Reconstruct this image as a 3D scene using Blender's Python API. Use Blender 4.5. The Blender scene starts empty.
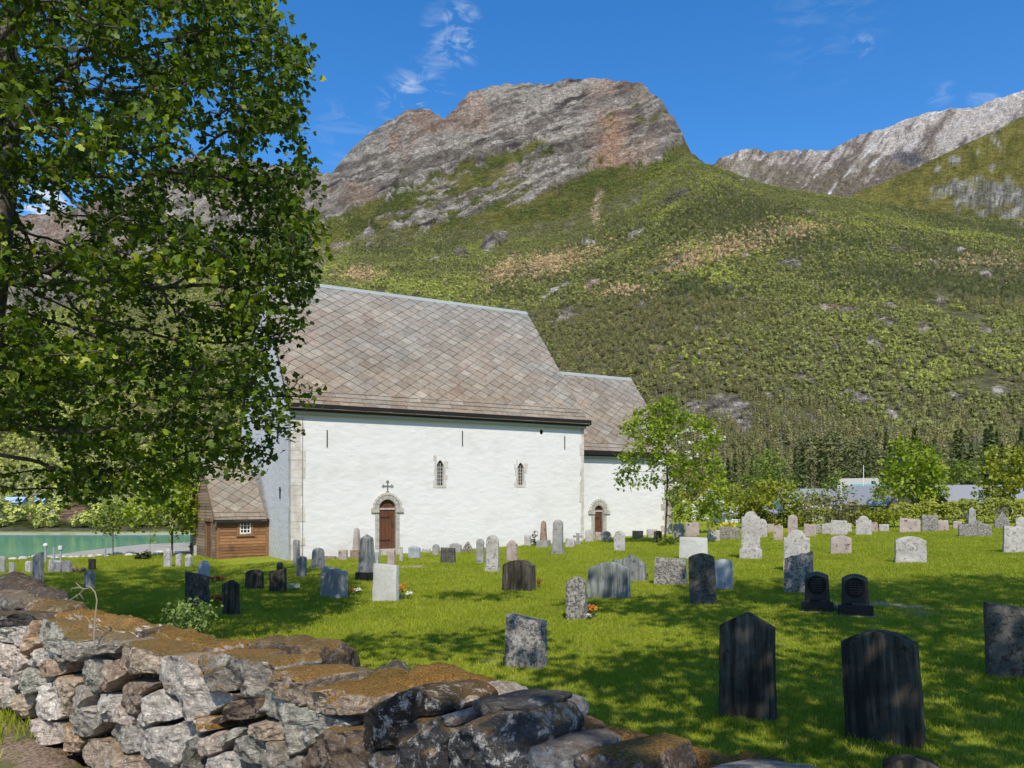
import bpy, bmesh, math, random
import numpy as np
from mathutils import Vector, Matrix, noise as mnoise
R = math.radians
rng = np.random.default_rng(7)
random.seed(7)
SC = bpy.context.scene
COL = SC.collection

# ------------------------------------------------------------------ camera, light, exposure
F = 770.0; HZ = 500.0; ZC = 2.2          # focal length in pixels, horizon row, eye height above the yard
cam_d = bpy.data.cameras.new('camera'); cam = bpy.data.objects.new('camera', cam_d); COL.objects.link(cam)
cam.location = (0, 0, ZC); cam.rotation_euler = (R(90), 0, 0)
cam_d.sensor_width = 36; cam_d.lens = 36*F/1024; cam_d.shift_y = (HZ-384)/1024
cam_d.clip_start = 0.05; cam_d.clip_end = 20000
SC.camera = cam
SUN_EL = 48.0; SX, SY = 0.09, -0.996
sd = Vector((SX*math.cos(R(SUN_EL)), SY*math.cos(R(SUN_EL)), math.sin(R(SUN_EL))))
sun_d = bpy.data.lights.new('sun', 'SUN'); sun = bpy.data.objects.new('sun', sun_d); COL.objects.link(sun)
sun_d.energy = 4.0; sun_d.angle = R(0.5); sun_d.color = (1.0, 0.93, 0.80)
sun.rotation_euler = sd.to_track_quat('Z', 'Y').to_euler(); sun.location = (20, -30, 40)
W = bpy.data.worlds.new('World'); SC.world = W; W.use_nodes = True
wn = W.node_tree; wn.nodes.clear()
wo = wn.nodes.new('ShaderNodeOutputWorld'); wb = wn.nodes.new('ShaderNodeBackground')
sky = wn.nodes.new('ShaderNodeTexSky'); sky.sky_type = 'NISHITA'; sky.sun_disc = False
sky.sun_elevation = R(SUN_EL); sky.sun_rotation = math.atan2(SX, SY); sky.altitude = 100
sky.air_density = 1.0; sky.dust_density = 0.4; sky.ozone_density = 3.0
hs = wn.nodes.new('ShaderNodeHueSaturation'); hs.inputs['Hue'].default_value = 0.504; hs.inputs['Saturation'].default_value = 1.34; hs.inputs['Value'].default_value = 1.85
wn.links.new(sky.outputs[0], hs.inputs['Color'])
tc = wn.nodes.new('ShaderNodeTexCoord')
def wmath(op, a, b=None):
    n = wn.nodes.new('ShaderNodeMath'); n.operation = op
    for i, v in enumerate((a, b)):
        if v is None: continue
        if isinstance(v, (int, float)): n.inputs[i].default_value = v
        else: wn.links.new(v, n.inputs[i])
    return n.outputs[0]
# thin wisps of cirrus: each has its own direction in the sky
mp = wn.nodes.new('ShaderNodeMapping'); mp.inputs['Scale'].default_value = (1.0, 1.0, 2.6); mp.inputs['Rotation'].default_value = (0, R(32), 0)
wn.links.new(tc.outputs['Generated'], mp.inputs['Vector'])
nz = wn.nodes.new('ShaderNodeTexNoise'); nz.inputs['Scale'].default_value = 22; nz.inputs['Detail'].default_value = 9; nz.inputs['Roughness'].default_value = 0.62; nz.inputs['Distortion'].default_value = 0.9
wn.links.new(mp.outputs[0], nz.inputs['Vector'])
wis = wmath('MULTIPLY', wmath('SUBTRACT', nz.outputs[0], 0.47), 2.6)
tot = None
for (px, py, rad, amt) in ((452, 36, 22, .55), (462, 26, 14, .5), (422, 92, 22, .6), (400, 102, 18, 0.4), (345, 135, 24, 0.2), (862, 46, 7, 0.5), (940, 93, 9, 0.4), (985, 95, 10, 0.45),
                          (825, 18, 40, 0.12), (30, 225, 26, 3.0), (45, 205, 14, 2.0)):
    d = Vector(((px-512)/F, 1, (HZ-py)/F)).normalized()
    vm = wn.nodes.new('ShaderNodeVectorMath'); vm.operation = 'DOT_PRODUCT'
    nrm = wn.nodes.new('ShaderNodeVectorMath'); nrm.operation = 'NORMALIZE'
    wn.links.new(tc.outputs['Generated'], nrm.inputs[0]); wn.links.new(nrm.outputs[0], vm.inputs[0]); vm.inputs[1].default_value = d
    mr = wn.nodes.new('ShaderNodeMapRange'); mr.interpolation_type = 'SMOOTHSTEP'
    a = rad/F*1.5
    mr.inputs['From Min'].default_value = math.cos(a); mr.inputs['From Max'].default_value = 1.0; mr.inputs['To Max'].default_value = amt
    wn.links.new(vm.outputs['Value'], mr.inputs['Value'])
    tot = mr.outputs[0] if tot is None else wmath('ADD', tot, mr.outputs[0])
cf = wn.nodes.new('ShaderNodeClamp'); wn.links.new(wmath('MULTIPLY', wis, tot), cf.inputs[0]); cf.inputs['Max'].default_value = 0.75
cm = wn.nodes.new('ShaderNodeMix'); cm.data_type = 'RGBA'
wn.links.new(cf.outputs[0], cm.inputs[0]); wn.links.new(hs.outputs[0], cm.inputs[6]); cm.inputs[7].default_value = (7.5, 8.0, 8.6, 1)
wn.links.new(cm.outputs[2], wb.inputs['Color']); wb.inputs['Strength'].default_value = 0.085
wn.links.new(wb.outputs[0], wo.inputs['Surface'])
SC.view_settings.view_transform = 'Standard'; SC.view_settings.look = 'None'
SC.view_settings.exposure = 0.38; SC.view_settings.gamma = 1.0; SC.view_settings.use_curve_mapping = False
SC.cycles.max_bounces = 6; SC.cycles.diffuse_bounces = 3; SC.cycles.glossy_bounces = 2; SC.cycles.transmission_bounces = 4; SC.cycles.transparent_max_bounces = 6
SC.cycles.use_denoising = True

# ------------------------------------------------------------------ numpy noise
def _h(ix, iy, iz, s):
    h = (ix.astype(np.int64)*374761393 + iy.astype(np.int64)*668265263 + iz.astype(np.int64)*2147483647 + s*1274126177) & 0xffffffff
    h = ((h ^ (h >> 13))*1274126177) & 0xffffffff
    h = ((h ^ (h >> 16))*2246822519) & 0xffffffff
    return ((h ^ (h >> 15)) & 0xffffff)/float(0xffffff)
def vnoise(x, y, z=None, s=0):
    x = np.asarray(x, float); y = np.asarray(y, float)
    z = np.zeros_like(x) if z is None else np.asarray(z, float)
    ix, iy, iz = np.floor(x), np.floor(y), np.floor(z)
    fx, fy, fz = x-ix, y-iy, z-iz
    u, v, w = [t*t*t*(t*(t*6-15)+10) for t in (fx, fy, fz)]
    def c(a, b, d): return _h(ix+a, iy+b, iz+d, s)
    x00 = c(0,0,0)*(1-u)+c(1,0,0)*u; x10 = c(0,1,0)*(1-u)+c(1,1,0)*u
    x01 = c(0,0,1)*(1-u)+c(1,0,1)*u; x11 = c(0,1,1)*(1-u)+c(1,1,1)*u
    return ((x00*(1-v)+x10*v)*(1-w)+(x01*(1-v)+x11*v)*w)*2-1
def fbm(x, y, z=None, o=5, s=0, g=0.5, l=2.03):
    t = 0; a = 1; n = 0
    x = np.asarray(x, float); y = np.asarray(y, float)
    for k in range(o):
        t = t + a*vnoise(x, y, z, s+k*17); n += a; a *= g; x = x*l+3.1; y = y*l+1.7; z = None if z is None else np.asarray(z)*l+5.3
    return t/n
def ridged(x, y, o=5, s=0, z=None):
    t = 0; a = 1; n = 0
    x = np.asarray(x, float); y = np.asarray(y, float)
    for k in range(o):
        t = t + a*(1-np.abs(vnoise(x, y, z, s+k*13))); n += a; a *= 0.5; x = x*2.07+1.3; y = y*2.07+7.7
        z = None if z is None else z*2.07
    return t/n*2-1
def sstep(a, b, x):
    t = np.clip((np.asarray(x, float)-a)/(b-a), 0, 1); return t*t*(3-2*t)

# ------------------------------------------------------------------ mesh helpers
def mesh_np(name, V, Fa, smooth=False, attrs=None):
    V = np.ascontiguousarray(V, np.float32); Fa = np.ascontiguousarray(Fa, np.int32)
    me = bpy.data.meshes.new(name)
    me.vertices.add(len(V)); me.vertices.foreach_set('co', V.ravel())
    if len(Fa):
        k = Fa.shape[1]
        me.loops.add(Fa.size); me.loops.foreach_set('vertex_index', Fa.ravel())
        me.polygons.add(len(Fa)); me.polygons.foreach_set('loop_start', np.arange(0, Fa.size, k, dtype=np.int32))
        me.update(calc_edges=True)
        if smooth: me.polygons.foreach_set('use_smooth', np.ones(len(Fa), bool))
    for nme, (typ, dat) in (attrs or {}).items():
        a = me.attributes.new(nme, typ, 'POINT'); dat = np.asarray(dat, np.int32 if typ == 'INT' else np.float32)
        key = {'FLOAT': 'value', 'INT': 'value', 'FLOAT_COLOR': 'color', 'FLOAT_VECTOR': 'vector'}[typ]
        a.data.foreach_set(key, dat.ravel())
    me.update()
    return me
def link(name, me, mat=None, parent=None, loc=None, rotz=None):
    o = bpy.data.objects.new(name, me); COL.objects.link(o)
    if mat is not None and me is not None and not me.materials: me.materials.append(mat)
    if parent is not None: o.parent = parent
    if loc is not None: o.location = loc
    if rotz is not None: o.rotation_euler = (0, 0, rotz)
    return o
def tag(o, label, cat, group=None):
    o['label'] = label; o['category'] = cat
    if group: o['group'] = group
    return o
def empty(name, loc, rotz=0.0):
    o = bpy.data.objects.new(name, None); COL.objects.link(o); o.location = loc; o.rotation_euler = (0, 0, rotz); o.empty_display_size = 0.3
    return o
def kind(o, k): o['kind'] = k; return o
def sharp(me, deg=35):
    me.polygons.foreach_set('use_smooth', np.ones(len(me.polygons), bool)); me.set_sharp_from_angle(angle=R(deg))
class MB:
    """collects boxes, prisms and tubes; build() links them as ONE mesh"""
    def __init__(s): s.v = []; s.f = []
    def add(s, vs, fs):
        n = len(s.v); s.v += [tuple(v) for v in vs]; s.f += [tuple(i+n for i in f) for f in fs]; return s
    def box(s, a, b):
        (x0, y0, z0), (x1, y1, z1) = a, b
        return s.add([(x0,y0,z0),(x1,y0,z0),(x1,y1,z0),(x0,y1,z0),(x0,y0,z1),(x1,y0,z1),(x1,y1,z1),(x0,y1,z1)],
                     [(0,3,2,1),(4,5,6,7),(0,1,5,4),(1,2,6,5),(2,3,7,6),(3,0,4,7)])
    def hexa(s, p): return s.add(p, [(0,3,2,1),(4,5,6,7),(0,1,5,4),(1,2,6,5),(2,3,7,6),(3,0,4,7)])
    def prism(s, pts, d):      # pts: ring of 3D points; d: extrusion vector
        n = len(pts); q = [tuple(Vector(p)+Vector(d)) for p in pts]
        return s.add(list(pts)+q, [tuple(range(n))[::-1], tuple(range(n, 2*n))]+[(i, (i+1)%n, n+(i+1)%n, n+i) for i in range(n)])
    def tube(s, pts, rad, k=6):
        pts = [Vector(p) for p in pts]; n = len(pts); rings = []
        for i, p in enumerate(pts):
            d = (pts[min(i+1, n-1)]-pts[max(i-1, 0)]).normalized()
            u = d.orthogonal().normalized() if i == 0 else (u - d*u.dot(d)).normalized()
            w = d.cross(u); r = rad[i] if hasattr(rad, '__len__') else rad
            rings += [p+u*math.cos(t*2*math.pi/k)*r+w*math.sin(t*2*math.pi/k)*r for t in range(k)]
        fs = [(i*k+j, i*k+(j+1)%k, (i+1)*k+(j+1)%k, (i+1)*k+j) for i in range(n-1) for j in range(k)]
        return s.add(rings, fs+[tuple(range(k))[::-1], tuple(range((n-1)*k, n*k))])
    def mesh(s, name, bev=0, ang=35):
        me = bpy.data.meshes.new(name); me.from_pydata(s.v, [], s.f)
        bm = bmesh.new(); bm.from_mesh(me); bmesh.ops.recalc_face_normals(bm, faces=bm.faces)
        if bev:
            es = [e for e in bm.edges if len(e.link_faces) == 2 and e.calc_face_angle(0) > 0.5]
            bmesh.ops.bevel(bm, geom=es, offset=bev, segments=2, affect='EDGES', clamp_overlap=True)
        bm.to_mesh(me); bm.free(); sharp(me, ang); return me
    def build(s, name, mat, parent=None, bev=0, loc=None, rotz=None): return link(name, s.mesh(name, bev), mat, parent, loc, rotz)

# ------------------------------------------------------------------ material helper
class NT:
    def __init__(s, name):
        s.m = bpy.data.materials.new(name); s.m.use_nodes = True; s.t = s.m.node_tree
        s.b = s.t.nodes['Principled BSDF']; s.out = s.t.nodes['Material Output']; s._tc = None
        s.b.inputs['Specular IOR Level'].default_value = 0.25
    def n(s, typ, **kw):
        nd = s.t.nodes.new(typ)
        for k, v in kw.items(): setattr(nd, k, v)
        return nd
    def set(s, sock, v):
        if isinstance(v, bpy.types.NodeSocket): s.t.links.new(v, sock)
        elif isinstance(v, (tuple, list)) and len(v) == 3 and sock.type == 'RGBA': sock.default_value = (*v, 1)
        else: sock.default_value = v
    def coord(s, which='Object'):
        if s._tc is None: s._tc = s.n('ShaderNodeTexCoord')
        return s._tc.outputs[which]
    def pos(s): return s.n('ShaderNodeNewGeometry').outputs['Position']
    def mapv(s, vec, scale=(1,1,1), rot=(0,0,0), loc=(0,0,0)):
        m = s.n('ShaderNodeMapping'); s.set(m.inputs[0], vec); m.inputs['Scale'].default_value = scale; m.inputs['Rotation'].default_value = rot
        s.set(m.inputs['Location'], loc); return m.outputs[0]
    def noise(s, vec, scale, detail=4, rough=0.55, dist=0):
        n = s.n('ShaderNodeTexNoise'); s.set(n.inputs['Vector'], vec); n.inputs['Scale'].default_value = scale
        n.inputs['Detail'].default_value = detail; n.inputs['Roughness'].default_value = rough; n.inputs['Distortion'].default_value = dist; return n.outputs[0]
    def voro(s, vec, scale, feat='F1', out=0):
        n = s.n('ShaderNodeTexVoronoi', feature=feat); s.set(n.inputs['Vector'], vec); n.inputs['Scale'].default_value = scale; return n.outputs[out]
    def rng(s, v, a, b, c=0, d=1):
        n = s.n('ShaderNodeMapRange', interpolation_type='SMOOTHSTEP'); s.set(n.inputs[0], v)
        for i, q in enumerate((a, b, c, d)): n.inputs[i+1].default_value = q
        return n.outputs[0]
    def math(s, op, a, b=0):
        n = s.n('ShaderNodeMath', operation=op); s.set(n.inputs[0], a); s.set(n.inputs[1], b); return n.outputs[0]
    def mix(s, f, a, b, mode='MIX'):
        n = s.n('ShaderNodeMix', data_type='RGBA', blend_type=mode); s.set(n.inputs[0], f); s.set(n.inputs[6], a); s.set(n.inputs[7], b); return n.outputs[2]
    def attr(s, name, out='Fac', typ='GEOMETRY'):
        n = s.n('ShaderNodeAttribute', attribute_name=name, attribute_type=typ); return n.outputs[out]
    def objrand(s): return s.n('ShaderNodeObjectInfo').outputs['Random']
    def sepz(s, v, i=2): 
        n = s.n('ShaderNodeSeparateXYZ'); s.set(n.inputs[0], v); return n.outputs[i]
    def bump(s, h, strength=0.5, dist=0.02, prev=None):
        n = s.n('ShaderNodeBump'); s.set(n.inputs['Height'], h); n.inputs['Strength'].default_value = strength; n.inputs['Distance'].default_value = dist
        if prev is not None: s.set(n.inputs['Normal'], prev)
        return n.outputs[0]
    def fin(s, col=None, rough=0.8, normal=None, spec=None):
        if col is not None: s.set(s.b.inputs['Base Color'], col)
        s.set(s.b.inputs['Roughness'], rough)
        if normal is not None: s.set(s.b.inputs['Normal'], normal)
        if spec is not None: s.b.inputs['Specular IOR Level'].default_value = spec
        return s.m
def simple(name, col, rough=0.7, var=0.15, scale=12, spec=0.25):
    t = NT(name); n = t.noise(t.coord(), scale, 5)
    c = t.mix(n, tuple(x*(1-var) for x in col), tuple(min(1, x*(1+var)) for x in col))
    return t.fin(c, rough, t.bump(n, 0.2, 0.005), spec)
def leafmat(name, dark, light, trans=0.45, young=None):
    """leaf: diffuse and translucent; 'v' (one random number for each leaf or clump) picks the tone"""
    t = NT(name); v = t.attr('v')
    c = t.mix(t.rng(v, 0.0, 1.0), dark, light)
    if young: c = t.mix(t.rng(v, 0.78, 0.95), c, young)
    d = t.b; t.set(d.inputs['Base Color'], c); d.inputs['Roughness'].default_value = 0.5; d.inputs['Specular IOR Level'].default_value = 0.3
    tr = t.n('ShaderNodeBsdfTranslucent'); t.set(tr.inputs['Color'], t.mix(1.0, c, (1.0, 1.0, 0.45), 'MULTIPLY'))
    mx = t.n('ShaderNodeMixShader'); mx.inputs[0].default_value = trans
    t.t.links.new(d.outputs[0], mx.inputs[1]); t.t.links.new(tr.outputs[0], mx.inputs[2]); t.t.links.new(mx.outputs[0], t.out.inputs['Surface'])
    return t.m
def barkmat(name, a, b):
    t = NT(name); v = t.mapv(t.coord(), (6, 6, 1.2)); n = t.noise(v, 3, 6, 0.65)
    c = t.mix(t.rng(n, 0.35, 0.7), a, b); l = t.noise(t.coord(), 2.5, 5)
    c = t.mix(t.rng(l, 0.55, 0.7, 0, 0.5), c, (0.3, 0.31, 0.27))
    return t.fin(c, 0.9, t.bump(n, 0.8, 0.03))

# ------------------------------------------------------------------ shape of the land
WP = np.array([-3.15, 5.2]); WD = np.array([0.731, -0.682]); WN = np.array([0.682, 0.731])   # line of the dry stone wall, its normal towards the yard
def ground(x, y):
    x = np.asarray(x, float); y = np.asarray(y, float)
    xs = np.clip(x, -25, 34)
    yard = -0.2+0.033*xs+0.0055*np.clip(y, 0, 60) + 0.035*fbm(x*0.25, y*0.25, o=3, s=5)
    far = -0.6+0.5*fbm(x*0.02, y*0.02, o=3, s=9)
    k = sstep(47, 90, y); right = yard*(1-k)+far*k
    land = np.interp(y, [40.5, 46, 62, 90, 160, 200, 280], [0, -0.7, -2.4, -4.1, -4.3, -3, -1])
    left = np.where(y < 40.5, yard, yard+land)
    left = np.where(y > 62, land-0.5, left)
    L = sstep(-6, -14, x); z = right*(1-L)+left*L
    d = np.minimum(np.minimum(y-97, 158-y), (-62+np.maximum(0, y-121)*1.2)-x)
    z = z*(1-sstep(-5, 5, d)) + (-6.6)*sstep(-5, 5, d)
    s = (x-WP[0])*WN[0]+(y-WP[1])*WN[1]
    road = 0.55+0.05*fbm(x*0.7, y*0.7, o=3, s=2)
    t = sstep(0.10, 0.42, s)
    return road*(1-t)+z*t
def g1(x, y): return float(ground(np.array([x]), np.array([y]))[0])
def at(px, py, Y):                      # a point seen at a pixel at a given distance
    return Vector(((px-512)/F*Y, Y, ZC+(HZ-py)/F*Y))
def onground(px, py):                   # where the sight line through a pixel meets the land
    lo, hi = 5.5, 300.0; k = (py-HZ)/F; u = (px-512)/F
    ys = np.concatenate([np.linspace(5.5, 60, 2200), np.linspace(60, 300, 800)])
    dz = ZC-k*ys-ground(u*ys, ys); i = int(np.argmax(dz < 0)); Y = float(ys[i])
    return Vector((u*Y, Y, g1(u*Y, Y)))

# ground sheet
gx = np.unique(np.concatenate([np.linspace(-700, -100, 40), np.linspace(-100, -26, 50), np.arange(-26, 30, 0.2), np.linspace(30, 100, 40), np.linspace(100, 700, 30)]))
gy = np.unique(np.concatenate([np.linspace(-120, -4, 30), np.arange(-4, 44, 0.2), np.linspace(44, 170, 100), np.linspace(170, 340, 25)]))
XX, YY = np.meshgrid(gx, gy); ZZ = ground(XX, YY)
sW = (XX-WP[0])*WN[0]+(YY-WP[1])*WN[1]
bayd = np.minimum(np.minimum(YY-97, 158-YY), (-62+np.maximum(0, YY-121)*1.2)-XX)
gravel = sstep(-6, -14, XX)*np.maximum(sstep(82, 92, YY+4*fbm(XX*0.1, YY*0.1, o=2))*sstep(150, 140, YY), sstep(-7, -3, bayd))
road_m = sstep(0.3, 0.1, sW)
bare = np.zeros_like(XX)
def patch(px, py, rx, ry, amt=1.0):
    p = onground(px, py); q = ((XX-p.x)/rx)**2+((YY-p.y)/ry)**2
    global bare
    bare = np.maximum(bare, amt*sstep(1.3, 0.2, q+1.1*fbm(XX*2.2, YY*2.2, o=4)))
for a in ((898, 606, 0.8, 1.1, 1.0), (412, 567, 0.9, 0.9), (440, 562, 0.8, 0.7, 0.7), (500, 662, 0.4, 0.3, 0.35), (470, 556, 1.2, 0.5, 0.5)): patch(*a)
ni, nj = len(gy), len(gx); idx = np.arange(ni*nj).reshape(ni, nj)
GF = np.stack([idx[:-1, :-1], idx[:-1, 1:], idx[1:, 1:], idx[1:, :-1]], -1).reshape(-1, 4)
t = NT('ground'); p = t.pos()
n1 = t.noise(p, 0.35, 4); n2 = t.noise(p, 2.2, 5, 0.65); n3 = t.noise(p, 40, 4, 0.7)
gr = t.mix(t.rng(n1, 0.35, 0.65), (0.225, 0.275, 0.02), (0.30, 0.335, 0.026))
gr = t.mix(t.rng(n2, 0.4, 0.7), gr, (0.25, 0.265, 0.03)); gr = t.mix(t.rng(n3, 0.35, 0.65, 0.55, 0.0), gr, (0.09, 0.13, 0.010))
dirt = t.mix(t.rng(n3, 0.35, 0.6), (0.12, 0.085, 0.06), (0.30, 0.22, 0.16)); dirt = t.mix(t.rng(n2, 0.5, 0.6, 0, 0.8), dirt, (0.1, 0.12, 0.03))
grv = t.mix(t.rng(n3, 0.3, 0.7), (0.24, 0.215, 0.18), (0.44, 0.40, 0.345)); grv = t.mix(t.rng(n1, 0.55, 0.65, 0, 0.7), grv, (0.17, 0.19, 0.06))
gr = t.mix(t.rng(t.noise(p, 0.9, 5, 0.7), 0.52, 0.7, 0, 0.7), gr, (0.30, 0.29, 0.05)); c = t.mix(t.attr('bare'), gr, t.mix(t.rng(n3, 0.35, 0.6), (0.22, 0.16, 0.12), (0.4, 0.32, 0.26))); c = t.mix(t.attr('road'), c, dirt); c = t.mix(t.attr('gravel'), c, grv)
m_ground = t.fin(c, 0.95, t.bump(n3, 0.9, 0.02), 0.1)
kind(link('ground', mesh_np('ground', np.stack([XX, YY, ZZ], -1).reshape(-1, 3), GF, True, {'gravel': ('FLOAT', gravel.ravel()), 'road': ('FLOAT', road_m.ravel()), 'bare': ('FLOAT', bare.ravel())}), m_ground), 'structure')
t = NT('water'); p = t.pos(); n = t.noise(t.mapv(p, (0.5, 1.2, 1)), 0.8, 4); w2 = t.noise(t.mapv(p, (0.02, 0.06, 1)), 1, 3)
m_water = t.fin(t.mix(t.rng(w2, 0.35, 0.65), (0.028, 0.25, 0.185), (0.05, 0.33, 0.25)), 0.12, t.bump(n, 0.25, 0.1), 0.35)
wx = np.linspace(-500, -20, 60); wy = np.linspace(88, 168, 20); A, Bb = np.meshgrid(wx, wy)
ii = np.arange(A.size).reshape(A.shape)
kind(link('water', mesh_np('water', np.stack([A, Bb, np.full_like(A, -5.0)], -1).reshape(-1, 3), np.stack([ii[:-1,:-1], ii[:-1,1:], ii[1:,1:], ii[1:,:-1]], -1).reshape(-1, 4)), m_water), 'structure')
# ------------------------------------------------------------------ the mountains
def poly(px, pts): a = np.array(pts, float); return np.interp(px, a[:, 0], a[:, 1])
NP_ = 1300
pxs = np.linspace(-190, 1220, NP_)
yr = np.concatenate([np.linspace(150, 330, 26), np.geomspace(332, 1400, 250), np.linspace(1404, 2260, 260), np.linspace(2275, 3300, 110), np.linspace(3320, 4480, 110), np.linspace(4520, 5200, 10)])
K = poly(pxs, [(-190, 235), (0, 222), (50, 213), (100, 200), (150, 180), (190, 160), (240, 158), (296, 169), (318, 177), (330, 176), (340, 168), (352, 151), (370, 134), (385, 126), (410, 115), (430, 113), (443, 123), (452, 115), (470, 98), (505, 89), (525, 87), (560, 86), (605, 78), (625, 78), (642, 84), (655, 97), (668, 113), (682, 136), (692, 153), (705, 163), (720, 168), (760, 215), (850, 250), (1220, 300)])
S = poly(pxs, [(-190, 320), (0, 300), (200, 262), (330, 250), (450, 243), (560, 236), (600, 220), (640, 198), (670, 177), (690, 163), (720, 168), (760, 184), (800, 191), (850, 199), (900, 207), (960, 216), (1024, 221), (1220, 225)])
CC = poly(pxs, [(-190, 330), (600, 320), (750, 245), (800, 220), (853, 194), (885, 180), (916, 166), (970, 141), (1024, 115), (1100, 80), (1220, 40)])
BK = poly(pxs, [(-190, 330), (600, 260), (690, 180), (718, 162), (740, 154), (765, 151), (790, 149.5), (815, 151), (832, 149), (860, 137), (893, 129), (915, 119), (940, 115), (970, 110), (1000, 101), (1024, 93), (1220, 40)])
lt = sstep(330, 150, pxs)
Z = np.zeros((len(yr), NP_))
for i in range(NP_):
    l = lt[i]
    def im(y, Y): return (HZ-y)/F*Y
    zs = im(S[i], 1400)
    ky = [150, 158, 174, 282, 300, 450, 800, 1400, 1520, 1800, 2200, 2450, 2700, 3000, 3500, 4400, 5200]
    kz = [-8, -6.5+l*0.8, -8*(1-l)-3.2*l, -8*(1-l)+3*l, 0.2*(1-l)+6*l, (0.085*(1-l)+0.075*l)*zs, 0.40*zs, zs, im(S[i]+0.6, 1520), 0, im(K[i], 2200), im(K[i]+8, 2450), im(max(K[i]+45, CC[i]+30), 2700), im(CC[i], 3000), im(CC[i]+25, 3500), im(BK[i], 4400), im(BK[i]+40, 5200)]
    if S[i]-K[i] > 4:
        kz[8] = im(S[i]-(S[i]-K[i])*0.22, 1520); kz[9] = im(S[i]-(S[i]-K[i])*0.60, 1800)
    else: kz[9] = im(max(K[i], S[i]+14), 1800)
    Z[:, i] = np.interp(yr, ky, kz)
for _ in range(2):
    Z[1:-1] = 0.25*Z[:-2]+0.5*Z[1:-1]+0.25*Z[2:]
PX, YD = np.meshgrid(pxs, yr); X0 = (PX-512)/F*YD
IM0 = HZ-(Z-ZC)/YD*F                                     # picture row of every point of the land before roughening
dg = PX*0.94-IM0*0.34; dn = PX*0.34+IM0*0.94            # along and across the tilted rock strata
mixband = poly(PX, [(-200, 240), (300, 225), (340, 222), (363, 203), (425, 172), (482, 160), (531, 150), (600, 140), (640, 150), (690, 160), (720, 150), (1300, 150)])
lowband = poly(PX, [(-200, 280), (300, 250), (453, 226), (540, 222), (593, 200), (622, 181), (659, 166), (700, 155), (1300, 150)])
nb = fbm(dg/55, dn/9, o=5, s=31); nb2 = fbm(PX/14, IM0/10, o=4, s=44)
mainA = (YD > 900) & (YD < 2600) & (PX < 745)
rockA = np.where(IM0 < mixband, 1.0, np.where(IM0 < lowband, 0.5, 0.0))
edge = np.clip((mixband-IM0)/26, -1, 1)*0.9; edge2 = np.clip((lowband-IM0)/14, -1, 1)*0.8
rk = sstep(-0.18, 0.18, np.where(IM0 < lowband-6, edge+nb*1.5+nb2*0.3+0.15, edge2-0.25+nb*0.9))
sb = IM0+0.35*(PX-363)+nb*16+nb2*9+fbm(PX/4, IM0/3, o=3, s=47)*7
pr = np.interp(sb, [150, 196, 206, 222, 230, 252, 262, 285], [0.95, 0.84, 0.34, 0.32, 0.66, 0.62, 0.18, 0.0])
pr = pr+0.34*sstep(500, 580, PX)*sstep(262, 240, sb)
pr = pr-0.30*sstep(440, 400, PX)*sstep(212, 226, sb)
pr = np.where(PX < 352, np.maximum(pr, np.interp(IM0+8*nb2, [205, 240], [0.85, 0.0])), pr)
rk = sstep(0.36, 0.64, pr+0.62*fbm(dg/14, dn/4, o=5, s=48))
rk = np.where(mainA, rk, 0.0)
isB = YD > 3500; isC = (YD > 2480) & (YD <= 3500)
cl = sstep(0.0, 0.5, 0.75-((PX-1005)/72)**2-((IM0-200)/24)**2+1.3*nb2+0.6*nb)       # grey cliffs low on the right-hand slope
rk = np.where(isC, np.maximum(cl, sstep(0.25, 0.5, nb2+nb*0.6-(0.55-0.004*np.clip(PX-900, 0, 100)))), rk)
rk = np.where(isB, 1.0, rk)
# bare rock showing through the forest
holes = np.zeros_like(PX)
for (cx, cy, rx, ry, tl) in ((556, 290, 14, 5, -0.5), (592, 285, 9, 4, -0.3), (790, 263, 12, 5, 0), (745, 254, 8, 3, 0.1), (884, 322, 12, 5, 0.5), (893, 306, 8, 4, .5), (875, 345, 8, 6, .5), (800, 378, 11, 4, 0), (732, 404, 20, 10, 0.35), (742, 425, 12, 12, .6), (768, 396, 6, 3, 0.3), (862, 396, 16, 5, 0.4), (890, 412, 10, 4, .5), (925, 330, 9, 7, .3),
                            (985, 275, 10, 4, .2), (940, 300, 6, 3, 0), (660, 350, 12, 4, .1), (700, 330, 8, 3, 0), (985, 330, 9, 4, .2), (1000, 390, 10, 5, .1), (955, 396, 8, 5, .3), (640, 305, 9, 3, 0), (830, 340, 8, 4, .3), (675, 370, 8, 3, 0), (810, 420, 8, 4, .2), (930, 420, 8, 4, .2), (495, 246, 16, 5, -.4), (460, 258, 10, 4, -.3), (900, 250, 12, 4, .1), (960, 250, 8, 3, 0)):
    u = (PX-cx); v = (IM0-cy)-tl*u
    holes = np.maximum(holes, sstep(1.3, 0.5, (u/rx)**2+(v/ry)**2+0.9*fbm(PX/6, IM0/5, o=3, s=71)))
holes = np.where((YD < 1500) & (PX > 400), holes, 0)
holes = np.maximum(holes, np.where((YD > 320) & (YD < 1380) & (PX > 330), sstep(0.44, 0.52, fbm(X0/60, YD/90, o=4, s=77))*0.9, 0))
rk = np.maximum(rk, holes)
# roughness of the land itself
rough = ridged(dg/40, dn/13, o=5, s=3)*13+ridged(dg/130, dn/42, o=3, s=5)*18+fbm(PX/5, IM0/4, o=4, s=8)*5
soft = fbm(X0/60, YD/60, o=4, s=12)*4
amp = np.where(isB, 1.5, np.where(isC, 0.9, 1.0))
vis = sstep(300, 420, YD)
ZR = Z+rough*amp*np.where(mainA | isB | isC, 0.35+0.65*rk, rk*0.25)*sstep(700, 1500, YD)+soft*vis*(1-rk)
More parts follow.
